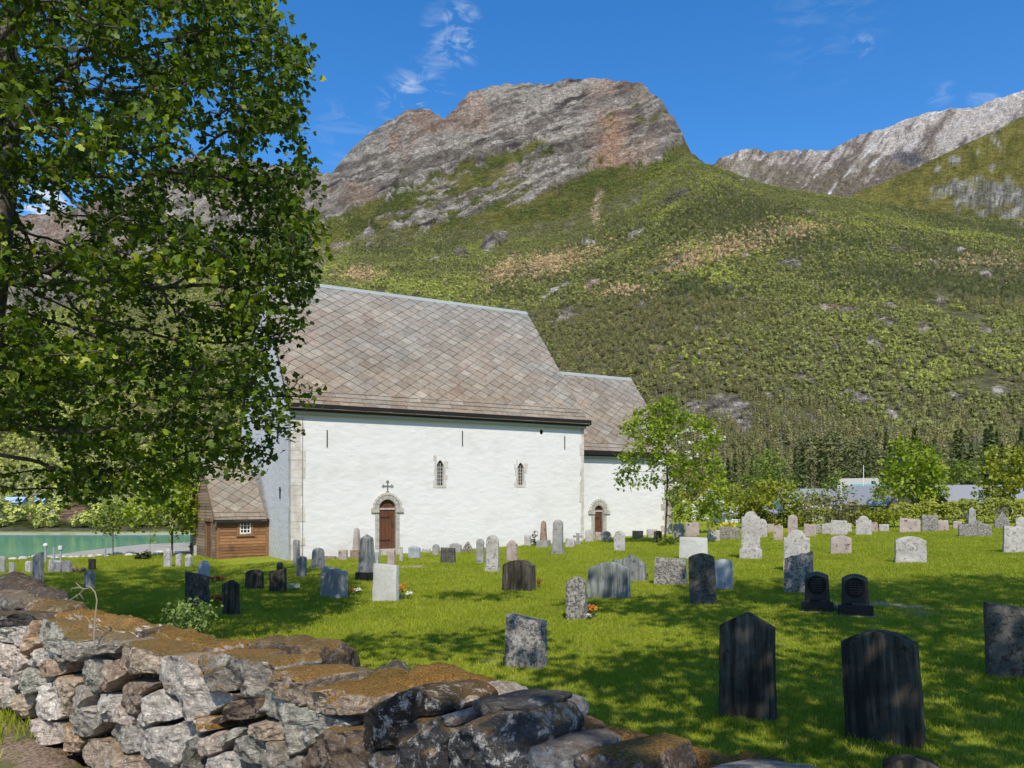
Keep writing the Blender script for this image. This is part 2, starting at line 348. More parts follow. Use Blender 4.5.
# tone of the rock and of what grows on it
def c3(*c): return np.array(c)[None, None, :]
def mixc(a, b, f): return a*(1-f[..., None])+b*f[..., None]
st = fbm(dg/70, dn/3.2, o=5, s=52); st2 = fbm(PX/9, IM0/7, o=5, s=53)
rock = mixc(c3(0.195, 0.172, 0.145)+0*PX[..., None], c3(0.43, 0.39, 0.335), sstep(-0.35, 0.35, st*0.9+st2*0.5))
rock = mixc(rock, c3(0.10, 0.085, 0.08), sstep(0.25, 0.5, fbm(dg/40, dn/5, o=4, s=57)))
rock = mixc(rock, c3(0.40, 0.27, 0.19), 0.5*sstep(0.12, 0.5, fbm(PX/40, IM0/40, o=3, s=59)))
brn = np.exp(-((PX-612)/16)**2)*sstep(100, 130, IM0)*sstep(205, 175, IM0)
rock = mixc(rock, c3(0.46, 0.28, 0.18), np.clip(brn*(0.8+nb2), 0, 0.85)*mainA)
rock = np.where(isC[..., None], mixc(c3(0.17, 0.165, 0.13)+0*PX[..., None], c3(0.36, 0.345, 0.32), sstep(-0.1, 0.3, st2+0.6*nb)), rock)
rB = mixc(c3(0.185, 0.155, 0.132)+0*PX[..., None], c3(0.47, 0.425, 0.38), sstep(-0.25, 0.35, fbm((PX+IM0*0.7)/7, (IM0-PX*0.2)/40, o=5, s=62)+0.5*st2+0.012*(165-IM0)))
rB = mixc(rB, c3(0.17, 0.145, 0.08), 0.5*sstep(0.05, 0.3, fbm(PX/30, IM0/14, o=4, s=65)+0.02*(IM0-165)))
snow = np.zeros_like(PX)
for (x0, y0, x1, y1, w) in ((787, 175, 801, 153, 0.5), (829, 196, 893, 130, 0.5), (979, 121, 996, 110, 1.1), (928, 121, 942, 116, 1.0), (848, 165, 866, 152, 0.3), (806, 186, 818, 176, 0.3), (955, 128, 962, 124, 1.2), (905, 150, 917, 141, .7), (870, 172, 882, 160, .6), (760, 160, 766, 154, .6)):
    dx, dy = x1-x0, y1-y0; L2 = dx*dx+dy*dy; tt = np.clip(((PX-x0)*dx+(IM0-y0)*dy)/L2, 0, 1)
    q = np.hypot(PX-x0-tt*dx, IM0-y0-tt*dy)+1.2*fbm(PX/6, IM0/6, o=2, s=66)
    snow = np.maximum(snow, sstep(w+0.7, w-0.5, q))
snow = np.maximum(snow, sstep(0.42, 0.5, fbm(PX/11, IM0/5, o=4, s=69)+0.010*(128-IM0))*sstep(BK[None, :]+22, BK[None, :]+6, IM0)*(PX > 800))
rB = mixc(rB, c3(0.62, 0.61, 0.61), snow*0.75)
rB = mixc(rB, c3(0.09, 0.09, 0.11), sstep(0.2, 0.5, 1-((PX-905)/24)**2-((IM0-160)/6)**2+0.9*nb2)*0.8)
rock = np.where(isB[..., None], rB, rock)
scree = sstep(6, 2, np.abs(PX-598+5*fbm(IM0/9, IM0*0, o=2, s=3)))*sstep(188, 200, IM0)*sstep(246, 232, IM0)
grass = mixc(c3(0.085, 0.105, 0.016)+0*PX[..., None], c3(0.19, 0.18, 0.04), sstep(-0.4, 0.4, fbm(PX/16, IM0/9, o=4, s=80)))
grass = np.where((isC)[..., None], mixc(c3(0.12, 0.12, 0.022)+0*PX[..., None], c3(0.21, 0.19, 0.045), sstep(-0.4, 0.4, st2)), grass)
low = (YD < 1450)[..., None]
grass = np.where(low & (PX > 250)[..., None], c3(0.20, 0.195, 0.085)+0*grass, grass)
spk = rng.normal(size=PX.shape); spk = spk*0.10+0.16*fbm(PX/2.2, IM0/1.6, o=3, s=97); rock = rock*(0.84+spk*1.6)[..., None]; rock = np.where((holes > .2)[..., None], rock*1.25, rock); grass = grass*(1+spk)[..., None]; grass = grass*0.78+0.012; ALB = mixc(grass, rock, rk)
ALB = mixc(ALB, c3(0.45, 0.33, 0.24), scree*0.9)
scar = sstep(0.2, 0.7, 1.1-((PX-75)/22)**2-((IM0-514)/11)**2+0.5*nb2)*(YD < 400)
ALB = mixc(ALB, c3(0.36, 0.22, 0.15), scar)
shore = sstep(167, 163, YD)*lt[None, :]; ALB = mixc(ALB, c3(0.42, 0.38, 0.33), shore*0.8)
idx = np.arange(PX.size).reshape(PX.shape)
MF = np.stack([idx[:-1, :-1], idx[:-1, 1:], idx[1:, 1:], idx[1:, :-1]], -1).reshape(-1, 4)
t = NT('mountain'); a = t.attr('albedo', 'Color'); p = t.pos()
n1 = t.noise(t.mapv(p, (1, 1, 2.2), (0, R(-20), 0)), 0.045, 9, 0.74); n2 = t.noise(t.mapv(p, (1, 1, 3.2), (0, R(-18), 0)), 0.13, 9, 0.82)
f = t.math('MULTIPLY', t.rng(n1, 0.3, 0.72, 0.62, 1.4), t.rng(n2, 0.36, 0.64, 0.45, 1.45))
cb = t.n('ShaderNodeCombineXYZ'); [t.set(cb.inputs[i], f) for i in range(3)]
m_mtn = t.fin(t.mix(1.0, a, cb.outputs[0], 'MULTIPLY'), 0.95, t.bump(n1, 1.0, 10.0, t.bump(n2, 1.0, 6.0)), 0.05)
kind(link('mountain', mesh_np('mountain', np.stack([X0, YD, ZR], -1).reshape(-1, 3), MF, True, {'albedo': ('FLOAT_COLOR', np.concatenate([ALB, np.ones_like(PX)[..., None]], -1).reshape(-1, 4))}), m_mtn), 'structure')

# ------------------------------------------------------------------ leaves, trees
def cards(P, N, size, aspect=0.7, fold=0.0):
    """one pointed leaf (four corners) for each point; N: facing"""
    n = len(P); N = N/np.maximum(np.linalg.norm(N, axis=1, keepdims=True), 1e-6)
    r = rng.normal(size=(n, 3)); U = np.cross(N, r); U /= np.maximum(np.linalg.norm(U, axis=1, keepdims=True), 1e-6); T = np.cross(N, U)
    s = np.asarray(size).reshape(-1, 1)*np.ones((n, 1))
    V = np.stack([P-U*s*0.5, P+T*s*aspect*0.5-U*s*0.05-N*s*fold, P+U*s*0.5, P-T*s*aspect*0.5-U*s*0.05-N*s*fold], 1).reshape(-1, 3)
    return V, np.arange(4*n).reshape(n, 4)
LOBE = np.array([(0, 0), (0.30, 0.05), (0.52, 0.28), (0.26, 0.38), (0.34, 0.70), (0, 1.0), (-0.34, 0.70), (-0.26, 0.38), (-0.52, 0.28), (-0.30, 0.05)])
def lobed(P, N, size):
    """a five-lobed maple-like leaf for each point, as two folded halves"""
    n = len(P); N = N/np.maximum(np.linalg.norm(N, axis=1, keepdims=True), 1e-6)
    r = rng.normal(size=(n, 3)); r[:, 2] -= 0.8; U = r-N*(r*N).sum(1, keepdims=True); U /= np.maximum(np.linalg.norm(U, axis=1, keepdims=True), 1e-6); T = np.cross(N, U)
    s = np.asarray(size).reshape(-1, 1, 1)*np.ones((n, 1, 1)); L = LOBE[None]
    V = P[:, None, :]+T[:, None, :]*L[..., 0:1]*s+U[:, None, :]*L[..., 1:2]*s-N[:, None, :]*(np.abs(L[..., 0:1])*0.28+0.22*L[..., 1:2]**2)*s
    k = len(LOBE); base = (np.arange(n)*k)[:, None]
    f1 = base+np.array([[0, 1, 2, 3]]); f2 = base+np.array([[0, 3, 4, 5]]); f3 = base+np.array([[0, 5, 6, 7]]); f4 = base+np.array([[0, 7, 8, 9]])
    return V.reshape(-1, 3), np.concatenate([f1, f2, f3, f4]), k
def segs(A, B, ra, rb, k):
    """cone frustums from A to B, all at once"""
    d = B-A; L = np.linalg.norm(d, axis=1, keepdims=True); d = d/np.maximum(L, 1e-6)
    ref = np.where(np.abs(d[:, 2:3]) > 0.9, np.array([[1.0, 0, 0]]), np.array([[0, 0, 1.0]]))
    u = np.cross(d, ref); u /= np.linalg.norm(u, axis=1, keepdims=True); w = np.cross(d, u)
    an = np.arange(k)*2*np.pi/k; c = np.cos(an)[None, :, None]; s = np.sin(an)[None, :, None]
    ring = u[:, None]*c+w[:, None]*s
    V = np.concatenate([A[:, None]+ring*ra[:, None, None], B[:, None]+ring*rb[:, None, None]], 1).reshape(-1, 3)
    b = (np.arange(len(A))*2*k)[:, None, None]; j = np.arange(k)[None, :, None]
    Fq = np.concatenate([b+j, b+(j+1) % k, b+k+(j+1) % k, b+k+j], 2).reshape(-1, 4)
    return V, Fq
def colonize(att, trunk, step, kill, iters=140, wander=0.15):
    pos = [np.array(p, float) for p in trunk]; par = [-1]+list(range(len(trunk)-1))
    P = np.array(pos); par = np.array(par)
    D = np.linalg.norm(att[:, None]-P[None], axis=2); near = D.argmin(1); nd = D.min(1); alive = np.ones(len(att), bool)
    seen = set()
    for it in range(iters):
        ix = np.where(alive)[0]
        if not len(ix): break
        acc = np.zeros((len(P), 3)); v = att[ix]-P[near[ix]]; v /= np.maximum(np.linalg.norm(v, axis=1, keepdims=True), 1e-6)
        np.add.at(acc, near[ix], v); who = np.unique(near[ix])
        d = acc[who]; d /= np.maximum(np.linalg.norm(d, axis=1, keepdims=True), 1e-6); d += rng.normal(size=d.shape)*wander
        d /= np.maximum(np.linalg.norm(d, axis=1, keepdims=True), 1e-6)
        newp = P[who]+d*step; keep = []
        for q, w in enumerate(who):
            key = (int(w), tuple(np.round(newp[q]/(step*0.5)).astype(int)))
            if key in seen: continue
            seen.add(key); keep.append(q)
        if not keep: break
        newp = newp[keep]; o = len(P); P = np.concatenate([P, newp]); par = np.concatenate([par, who[keep]])
        D = np.linalg.norm(att[ix][:, None]-newp[None], axis=2); m = D.min(1); a = D.argmin(1)
        up = m < nd[ix]; near[ix[up]] = o+a[up]; nd[ix[up]] = m[up]
        alive &= nd > kill
    return P, par
def skeleton(P, par, rt, rb, k=5):
    n = len(P); leaf = np.ones(n); has = np.zeros(n, bool); has[par[par >= 0]] = True; area = np.where(has, 0.0, 1.0)
    for i in range(n-1, 0, -1): area[par[i]] += area[i]
    r = rt*(np.maximum(area, 1))**0.44
    r = np.minimum(r, rb*np.ones(n)); e = np.arange(1, n); pr = par[1:]
    ra = np.minimum(r[pr], r[e]*1.7); V, Fq = segs(P[pr], P[e], ra, r[e], k)
    return V, Fq, area, has, r
m_bark = barkmat('bark', (0.045, 0.038, 0.03), (0.13, 0.11, 0.09)); m_barkp = barkmat('pale_bark', (0.16, 0.145, 0.12), (0.33, 0.31, 0.28))
def sample_blobs(blobs, n, holes=0.0, hs=0.6, seed=0):
    """points spread through a union of ellipsoids (x, y, z, rx, ry, rz), thinned in clumps"""
    b = np.array(blobs, float); vol = b[:, 3]*b[:, 4]*b[:, 5]; out = []
    r = np.random.default_rng(seed+11)
    tries = 0
    while sum(len(o) for o in out) < n:
        tries += 1
        if tries > 25: holes = 0.0
        w = r.choice(len(b), n, p=vol/vol.sum()); d = r.normal(size=(n, 3)); d /= np.linalg.norm(d, axis=1, keepdims=True)
        q = b[w, :3]+d*b[w, 3:]*(r.random((n, 1))**0.40)
        if holes: q = q[vnoise(q[:, 0]/hs, q[:, 1]/hs, q[:, 2]/hs, seed) > holes-1+0*q[:, 0]]
        out.append(q)
    return np.concatenate(out)[:n]
def make_tree(name, loc, trunk, blobs, natt, step, kill, lmat, leaf, per, spread, bmat=m_bark, rt=0.012, rb=0.2, holes=0.75, seed=0, lob=False, hs=0.9, up=0.7, crown='crown', maxarea=3):
    """trunk: polyline; blobs: crown volume; both relative to loc"""
    att = sample_blobs(blobs, natt, holes, hs, seed) if not isinstance(blobs, np.ndarray) else blobs
    P, par = colonize(att, trunk, step, kill)
    V, Fq, area, has, r = skeleton(P, par, rt, rb)
    o = empty(name, loc); link('trunk', mesh_np(name+'_trunk', V, Fq, True), bmat, o)
    tip = np.where(area <= maxarea)[0]; tip = tip[tip >= len(trunk)]
    n = len(tip)*per; q = np.repeat(P[tip], per, 0)+np.clip(rng.normal(size=(n, 3)), -1.9, 1.9)*spread
    N = rng.normal(size=(n, 3))*0.75; N[:, 2] += up
    tone = np.clip(np.repeat(rng.random(len(tip)), per)*0.5+rng.random(n)*0.5+0.25*vnoise(q[:, 0]/1.1, q[:, 1]/1.1, q[:, 2]/1.1, seed+5), 0, 1)
    sz = leaf*(0.7+0.6*rng.random(n))
    if lob: V, Fq, k = lobed(q, N, sz)
    else: V, Fq = cards(q, N, sz, 0.75, 0.12); k = 4
    link(crown, mesh_np(name+'_crown', V, Fq, False, {'v': ('FLOAT', np.repeat(tone, k))}), lmat, o)
    return o
m_lf_big = leafmat('maple_leaf', (0.025, 0.055, 0.006), (0.165, 0.25, 0.017), 0.46, (0.38, 0.44, 0.035))
m_lf_bright = leafmat('bright_leaf', (0.17, 0.25, 0.015), (0.31, 0.38, 0.03), 0.4)
m_lf_mid = leafmat('green_leaf', (0.12, 0.175, 0.022), (0.235, 0.29, 0.045), 0.38)
m_lf_yel = leafmat('yellow_leaf', (0.19, 0.22, 0.015), (0.36, 0.37, 0.04), 0.4)
m_lf_red = leafmat('dull_leaf', (0.12, 0.115, 0.04), (0.24, 0.22, 0.08), 0.3)
m_need = leafmat('needles', (0.022, 0.036, 0.012), (0.06, 0.075, 0.022), 0.15)

# ------------------------------------------------------------------ the forest on the slopes: points on the land carrying small trees
def instancer(name, pts, attrs, protos, mats=None, knd='stuff'):
    pc = bpy.data.collections.new(name+'_kinds')
    for o in protos: pc.objects.link(o)
    me = mesh_np(name, pts, np.zeros((0, 3), int), False, attrs); ob = link(name, me)
    ng = bpy.data.node_groups.new(name, 'GeometryNodeTree')
    ng.interface.new_socket('Geometry', in_out='INPUT', socket_type='NodeSocketGeometry'); ng.interface.new_socket('Geometry', in_out='OUTPUT', socket_type='NodeSocketGeometry')
    gi = ng.nodes.new('NodeGroupInput'); go = ng.nodes.new('NodeGroupOutput'); ip = ng.nodes.new('GeometryNodeInstanceOnPoints')
    ci = ng.nodes.new('GeometryNodeCollectionInfo'); ci.inputs['Collection'].default_value = pc; ci.inputs['Separate Children'].default_value = True; ci.inputs['Reset Children'].default_value = True
    def na(nm, typ):
        a = ng.nodes.new('GeometryNodeInputNamedAttribute'); a.data_type = typ; a.inputs['Name'].default_value = nm
        return [q for q in a.outputs if q.enabled and q.name == 'Attribute'][0]
    ng.links.new(gi.outputs[0], ip.inputs['Points']); ng.links.new(ci.outputs[0], ip.inputs['Instance']); ip.inputs['Pick Instance'].default_value = True
    ng.links.new(na('idx', 'INT'), ip.inputs['Instance Index']); ng.links.new(na('rot', 'FLOAT_VECTOR'), ip.inputs['Rotation']); ng.links.new(na('scl', 'FLOAT_VECTOR'), ip.inputs['Scale'])
    ng.links.new(ip.outputs[0], go.inputs[0])
    md = ob.modifiers.new(name, 'NODES'); md.node_group = ng
    return kind(ob, knd)
def tintmat(name, trans=0.2):
    t = NT(name); a = t.attr('tint', 'Color', 'INSTANCER'); v = t.attr('v')
    f = t.rng(v, 0, 1, 0.82, 1.2); cb = t.n('ShaderNodeCombineXYZ'); [t.set(cb.inputs[i], f) for i in range(3)]
    c = t.mix(1.0, a, cb.outputs[0], 'MULTIPLY'); t.fin(c, 0.7, None, 0.1)
    tr = t.n('ShaderNodeBsdfTranslucent'); t.set(tr.inputs['Color'], c); mx = t.n('ShaderNodeMixShader'); mx.inputs[0].default_value = trans
    t.t.links.new(t.b.outputs[0], mx.inputs[1]); t.t.links.new(tr.outputs[0], mx.inputs[2]); t.t.links.new(mx.outputs[0], t.out.inputs['Surface']); return t.m
m_for = tintmat('forest_leaf', 0.32)
def proto_broad(k, n=150):
    r = np.random.default_rng(k); bl = [(0, 0, 3.2, 2.0, 2.0, 2.4)]+[(r.normal()*1.0, r.normal()*1.0, 2.6+r.random()*2.4, 1.3, 1.3, 1.2) for _ in range(4)]
    q = sample_blobs(bl, n, 0.8, 1.0, k); N = q-np.array([0, 0, 3.0]); N[:, 2] += 0.8; N += r.normal(size=N.shape)*0.45
    V, Fq = cards(q, N, 1.05*(0.7+0.6*r.random(n)), 0.8); o = bpy.data.objects.new('broad_leaved_tree', mesh_np('broad_leaved_tree', V, Fq, False, {'v': ('FLOAT', np.repeat(r.random(n), 4))})); o.data.materials.append(m_for); return o
def conifer_cards(r, n, h, rad, base, size, pine=False):
    u = r.random(n)**0.75
    if pine: z = base+(h-base)*u; rr = rad*np.sqrt(np.clip(1-((u-0.45)/0.58)**2, 0.02, 1))
    else: z = base+(h-base)*u; rr = rad*(1-u)**0.85*(0.75+0.35*np.sin(z*2*np.pi/(h*0.09)))+0.05
    a = r.random(n)*2*np.pi; k = r.random(n)**0.5
    q = np.stack([np.cos(a)*rr*k, np.sin(a)*rr*k, z-0.25*rr*k*(0 if pine else 1)], 1)
    N = np.stack([np.cos(a)*0.5, np.sin(a)*0.5, np.ones(n)], 1)+r.normal(size=(n, 3))*0.4
    return q, N
def proto_con(k, n, h, rad, pine):
    r = np.random.default_rng(k+50); q, N = conifer_cards(r, n, h, rad, 0.4 if not pine else h*0.3, 1, pine)
    V, Fq = cards(q, N, (0.95 if pine else 0.85)*(0.7+0.6*r.random(n)), 0.6); v = np.repeat(r.random(n), 4)
    o = bpy.data.objects.new('conifer', mesh_np('conifer', V, Fq, False, {'v': ('FLOAT', v)})); o.data.materials.append(m_for); return o
protos = [proto_broad(1), proto_broad(2), proto_broad(3), proto_con(1, 130, 7.5, 2.1, True), proto_con(2, 130, 7.0, 2.4, True), proto_con(3, 150, 9.5, 1.7, False), proto_con(4, 140, 8.0, 1.5, False)]
from_grid = None
NF = 250000
fy = np.sqrt(rng.random(NF)*(1650**2-165**2)+165**2); fp = rng.random(NF)*(1225+185)-185
fj = np.searchsorted(yr, fy)-1; fi = np.clip(((fp+190)/1410*(NP_-1)).astype(int), 0, NP_-2); fj = np.clip(fj, 0, len(yr)-2)
tu = (fp-pxs[fi])/(pxs[fi+1]-pxs[fi]); tv = (fy-yr[fj])/(yr[fj+1]-yr[fj])
fz = ZR[fj, fi]*(1-tu)*(1-tv)+ZR[fj, fi+1]*tu*(1-tv)+ZR[fj+1, fi]*(1-tu)*tv+ZR[fj+1, fi+1]*tu*tv
fr = rk[fj, fi]; fim = HZ-(fz-ZC)/fy*F; fx = (fp-512)/F*fy
leftm = sstep(330, 150, fp)
ok = ((fr < 0.5) | ((fy < 1380) & (rng.random(NF) < 0.10))) & (fy > np.where(fp > 260, 306, 169)) & (rng.random(NF) < np.where(fim < lowband[fj, fi], 0.33, 0.97)) & ((fy < 1470) | (fp < 700))
ok &= ~((leftm > 0.5) & (fy < 330) & (scar[fj, fi] > 0.3))
ok &= rng.random(NF) < np.where(leftm > 0.5, 0.75, 1.0)
# clearings
ok &= fbm(fx/55, fy/75, o=3, s=90) < 0.66
fx, fy, fz, fim, fp = fx[ok], fy[ok], fz[ok], fim[ok], fp[ok]; n = len(fx)
zone = fbm(fx/120, fy/170, o=4, s=91)+rng.normal(size=n)*0.22
conf = (zone+0.0034*np.clip(fim-325, -60, 90)+0.0004*(fp-600)*(fim < 300) > 0.02)
brown = np.zeros(n)
for (cx, cy, rx, ry, tl) in ((545, 266, 42, 11, -0.25), (505, 272, 20, 9, -.3), (735, 246, 58, 10, -0.22), (790, 232, 26, 6, -.1), (690, 262, 22, 8, -.2), (980, 265, 40, 8, 0), (360, 275, 18, 6, 0), (620, 292, 22, 5, 0)):
    u = fp-cx; v = fim-cy-tl*u; brown = np.maximum(brown, np.exp(-((u/rx)**2+(v/ry)**2)*0.8))
isbr = rng.random(n) < brown*1.0
pick = rng.random(n)
conf &= ~((fp < 260) & (rng.random(n) < .75))
id_ = np.where(conf, np.where(fim > 395, np.where(pick < 0.5, 5, np.where(pick < 0.7, 6, 3)), np.where(pick < 0.45, 3, np.where(pick < 0.86, 4, 6))), (pick*3).astype(int))
id_ = np.where(isbr, (pick*3).astype(int), id_)
tc1 = np.where(conf[:, None], np.array([[0.15, 0.155, 0.06]]), np.array([[0.165, 0.185, 0.055]]))
tc1 = tc1*(0.84+0.34*rng.random((n, 1))); zone2 = fbm(fx/70, fy/110, o=4, s=93)+rng.normal(size=n)*0.10; lime = (~conf) & (zone2 > 0.20); tc1[lime] = np.array([0.225, 0.255, 0.06])*(0.85+0.3*rng.random((lime.sum(), 1)))
oliv = conf & (rng.random(n) < 0.35); tc1[oliv] = np.array([0.205, 0.195, 0.085])*(0.8+0.4*rng.random((oliv.sum(), 1)))
tc1[isbr] = np.array([0.36, 0.285, 0.165])*(0.8+0.4*rng.random((isbr.sum(), 1)))
dkz = conf & (fim < 300) & (rng.random(n) < .8); tc1[dkz] *= np.array([0.55, 0.68, 0.62]); tc1 = tc1*np.array([[1.85, 1.75, 1.75]])*np.where(fp < 240, 1.15, 1.0)[:, None]+0.008
grey = (~isbr) & (rng.random(n) < 0.05); tc1[grey] = np.array([0.32, 0.30, 0.23])
sc = (0.45+0.62*rng.random(n)**1.6)*np.where(fy < 420, 1.0, 0.86)*np.where(fy > 1200, 0.75, 1.0)*np.where(fp < 240, 0.8, 1.0)
scl = np.stack([sc*(0.85+0.3*rng.random(n)), sc*(0.85+0.3*rng.random(n)), sc*(0.8+0.45*rng.random(n))], 1)
rot = np.stack([rng.normal(size=n)*0.06, rng.normal(size=n)*0.06, rng.random(n)*6.28], 1)
instancer('hillside_forest', np.stack([fx, fy, fz-0.3], 1), {'idx': ('INT', id_), 'rot': ('FLOAT_VECTOR', rot), 'scl': ('FLOAT_VECTOR', scl), 'tint': ('FLOAT_COLOR', np.concatenate([tc1, np.ones((n, 1))], 1))}, protos)
print('forest trees', n)
# ------------------------------------------------------------------ the church
TH = 1.073; EX = np.array([math.sin(TH), math.cos(TH)]); NX = np.array([-EX[1], EX[0]])
C0 = Vector(((291-512)/F*31.4, 31.4, ZC-2.542)); CR = math.pi/2-TH
NL, NW, HE, RR = 14.31, 11.9, 6.56, 6.50
CL, CW, HC, RC = 7.3, 8.0, 5.22, 4.64; CY = (NW-CW)/2
def wallpt(px, py, y0=0.0):          # (x along, z up) in church space of what is seen on the wall plane y = y0
    o = np.array([C0.x, C0.y])+NX*y0; d = np.array([(px-512)/F, 1.0])
    k = (o@NX)/(d@NX); p = d*k; return float((p-o)@EX), ZC+(HZ-py)/F*k-C0.z
# whitewashed rubble
t = NT('whitewash'); p = t.coord()
v = t.mapv(p, (1, 1, 1.9)); n1 = t.noise(v, 2.1, 6, 0.6, 0.9); n2 = t.noise(v, 9, 4, 0.6); n3 = t.noise(p, 0.7, 4)
vo = t.voro(t.mapv(p, (1, 1, 1.7)), 2.6, 'SMOOTH_F1')
c = t.mix(t.rng(n3, 0.45, 0.75), (0.63, 0.62, 0.605), (0.58, 0.565, 0.545)); c = t.mix(t.rng(n1, 0.62, 0.8, 0, 0.6), c, (0.55, 0.53, 0.50))
z = t.sepz(p); damp = t.math('MULTIPLY', t.rng(z, 1.3, -0.2), t.rng(n1, 0.35, 0.65)); c = t.mix(t.math('MULTIPLY', damp, 0.55), c, (0.45, 0.43, 0.39))
h = t.math('ADD', t.math('MULTIPLY', n1, 1.0), t.math('ADD', t.math('MULTIPLY', vo, -0.8), t.math('MULTIPLY', n2, 0.25)))
m_white = t.fin(c, 0.92, t.bump(h, 0.34, 0.06), 0.1)
def rgbstone(name, a, b, scale=5, bump=0.5):
    t = NT(name); p = t.coord(); n = t.noise(p, scale, 6, 0.65); n2 = t.noise(p, scale*6, 4, 0.7)
    c = t.mix(t.rng(n, 0.35, 0.65), a, b); c = t.mix(t.rng(n2, 0.55, 0.75, 0, 0.5), c, tuple(x*0.5 for x in a)); return t.fin(c, 0.9, t.bump(t.math('ADD', n, t.math('MULTIPLY', n2, 0.4)), bump, 0.02), 0.15)
m_soap = rgbstone('soapstone', (0.43, 0.385, 0.325), (0.57, 0.54, 0.49), 2.5, 0.3); m_soapd = rgbstone('grey_soapstone', (0.30, 0.28, 0.25), (0.43, 0.40, 0.355))
m_black = simple('tarred_wood', (0.012, 0.011, 0.010), 0.8, 0.3); m_iron = simple('iron', (0.02, 0.018, 0.016), 0.6, 0.3)
m_cornice = simple('cornice_paint', (0.36, 0.38, 0.34), 0.8, 0.1, 4); m_ridge = simple('ridge_slab', (0.27, 0.29, 0.28), 0.6, 0.15, 3)
m_glass = NT('window_glass').fin((0.02, 0.022, 0.025), 0.12, None, 0.5); m_lead = simple('lead', (0.30, 0.29, 0.27), 0.6)
def woodmat(name, a, b, axis=(1, 1, 14)):
    t = NT(name); p = t.coord(); n = t.noise(t.mapv(p, axis), 4, 6, 0.65); n2 = t.noise(p, 1.6, 4); v = t.attr('v')
    c = t.mix(t.rng(n, 0.3, 0.7), a, b); c = t.mix(t.rng(n2, 0.5, 0.75, 0, 0.6), c, tuple(x*0.55 for x in a)); f = t.rng(v, 0, 1, 0.7, 1.25)
    cb = t.n('ShaderNodeCombineXYZ'); [t.set(cb.inputs[i], f) for i in range(3)]; c = t.mix(1.0, c, cb.outputs[0], 'MULTIPLY')
    return t.fin(c, 0.75, t.bump(n, 0.5, 0.008), 0.2)
m_door = woodmat('oiled_door_wood', (0.115, 0.048, 0.024), (0.20, 0.088, 0.045), (14, 14, 1)); m_board = woodmat('pine_board', (0.17, 0.082, 0.038), (0.29, 0.155, 0.078)); m_boardg = woodmat('weathered_board', (0.20, 0.135, 0.085), (0.31, 0.225, 0.15)); m_post = woodmat('pine_post', (0.25, 0.125, 0.06), (0.36, 0.20, 0.10), (10, 10, 1)); m_trimw = simple('white_paint', (0.72, 0.71, 0.68), 0.5, 0.06)
t = NT('slate'); a = t.attr('tone', 'Color'); p = t.coord(); n = t.noise(p, 5, 6, 0.7); n2 = t.noise(p, 30, 4, 0.7); n0 = t.noise(p, 0.5, 4)
f = t.math('MULTIPLY', t.rng(n, 0.3, 0.7, 0.78, 1.2), t.rng(n0, 0.35, 0.7, 0.9, 1.1)); cb = t.n('ShaderNodeCombineXYZ'); [t.set(cb.inputs[i], f) for i in range(3)]
c = t.mix(1.0, a, cb.outputs[0], 'MULTIPLY'); c = t.mix(t.rng(n2, 0.6, 0.72, 0, 0.5), c, (0.33, 0.31, 0.27)); c = t.mix(t.rng(n, 0.66, 0.8, 0, 0.5), c, (0.10, 0.085, 0.07))
m_slate = t.fin(c, 0.75, t.bump(t.math('ADD', n, n2), 0.35, 0.012), 0.3)

m_crossd = rgbstone('dark_soapstone', (0.17, 0.16, 0.145), (0.27, 0.255, 0.23))
church = empty('stone_church', C0, CR); tag(church, 'white medieval stone church with steep slate roofs and a lower chancel', 'church')
def solid(name, outline, depth, holes, mat, parent, axis='y', y0=0.0, reveal=True):
    """a wall: outline and holes are (a, z) rings in the plane y=y0 (or x=y0), thickness runs inwards"""
    bm = bmesh.new(); to = (lambda a, z, d: (a, y0+d, z)) if axis == 'y' else (lambda a, z, d: (y0+d, a, z))
    es = []
    for ring in [outline]+holes:
        vs = [bm.verts.new(to(a, z, 0)) for a, z in ring]; es += [bm.edges.new((vs[i], vs[(i+1) % len(vs)])) for i in range(len(vs))]
    r = bmesh.ops.triangle_fill(bm, use_beauty=True, use_dissolve=False, edges=es)
    fs = [g for g in r['geom'] if isinstance(g, bmesh.types.BMFace)]
    ex = bmesh.ops.extrude_face_region(bm, geom=fs); vs = [g for g in ex['geom'] if isinstance(g, bmesh.types.BMVert)]
    bmesh.ops.translate(bm, verts=vs, vec=Vector(to(0, 0, depth))-Vector(to(0, 0, 0)))
    bmesh.ops.recalc_face_normals(bm, faces=bm.faces); me = bpy.data.meshes.new(name); bm.to_mesh(me); bm.free()
    return link(name, me, mat, parent)
def arch(cx, z0, w, h, n=10, pointed=0.0):
    """door or window opening: jambs and round (or slightly pointed) head"""
    r = w/2; pts = [(cx-r, z0), (cx+r, z0)]
    for i in range(n+1):
        an = math.pi*i/n; s = 1+pointed*math.sin(an)**6; pts.append((cx+r*math.cos(an), z0+h-r*(1+pointed)+r*math.sin(an)*s))
    return pts
zb = -1.6
dx, _ = wallpt(387.5, 520); _, dz0 = wallpt(387.5, 549); _, dz1 = wallpt(387.5, 499.5); dwl = wallpt(379.5, 520)[0]; dwr = wallpt(396, 520)[0]
door1 = arch(dx, dz0, dwr-dwl, dz1-dz0)
wins = []
for px, pt, pb, hw in ((440.2, 460, 485.5, 3.4), (520.7, 462.5, 485.0, 3.0)):
    a = wallpt(px, pb); b = wallpt(px, pt); wins.append(arch(a[0], a[1], (wallpt(px+hw, pb)[0]-a[0])*2, b[1]-a[1], 8, 0.5))
vent = wallpt(541.5, 432); ventr = [(vent[0]+0.10*math.cos(k*math.pi/5), vent[1]+0.13*math.sin(k*math.pi/5)) for k in range(10)]
TK = 1.2
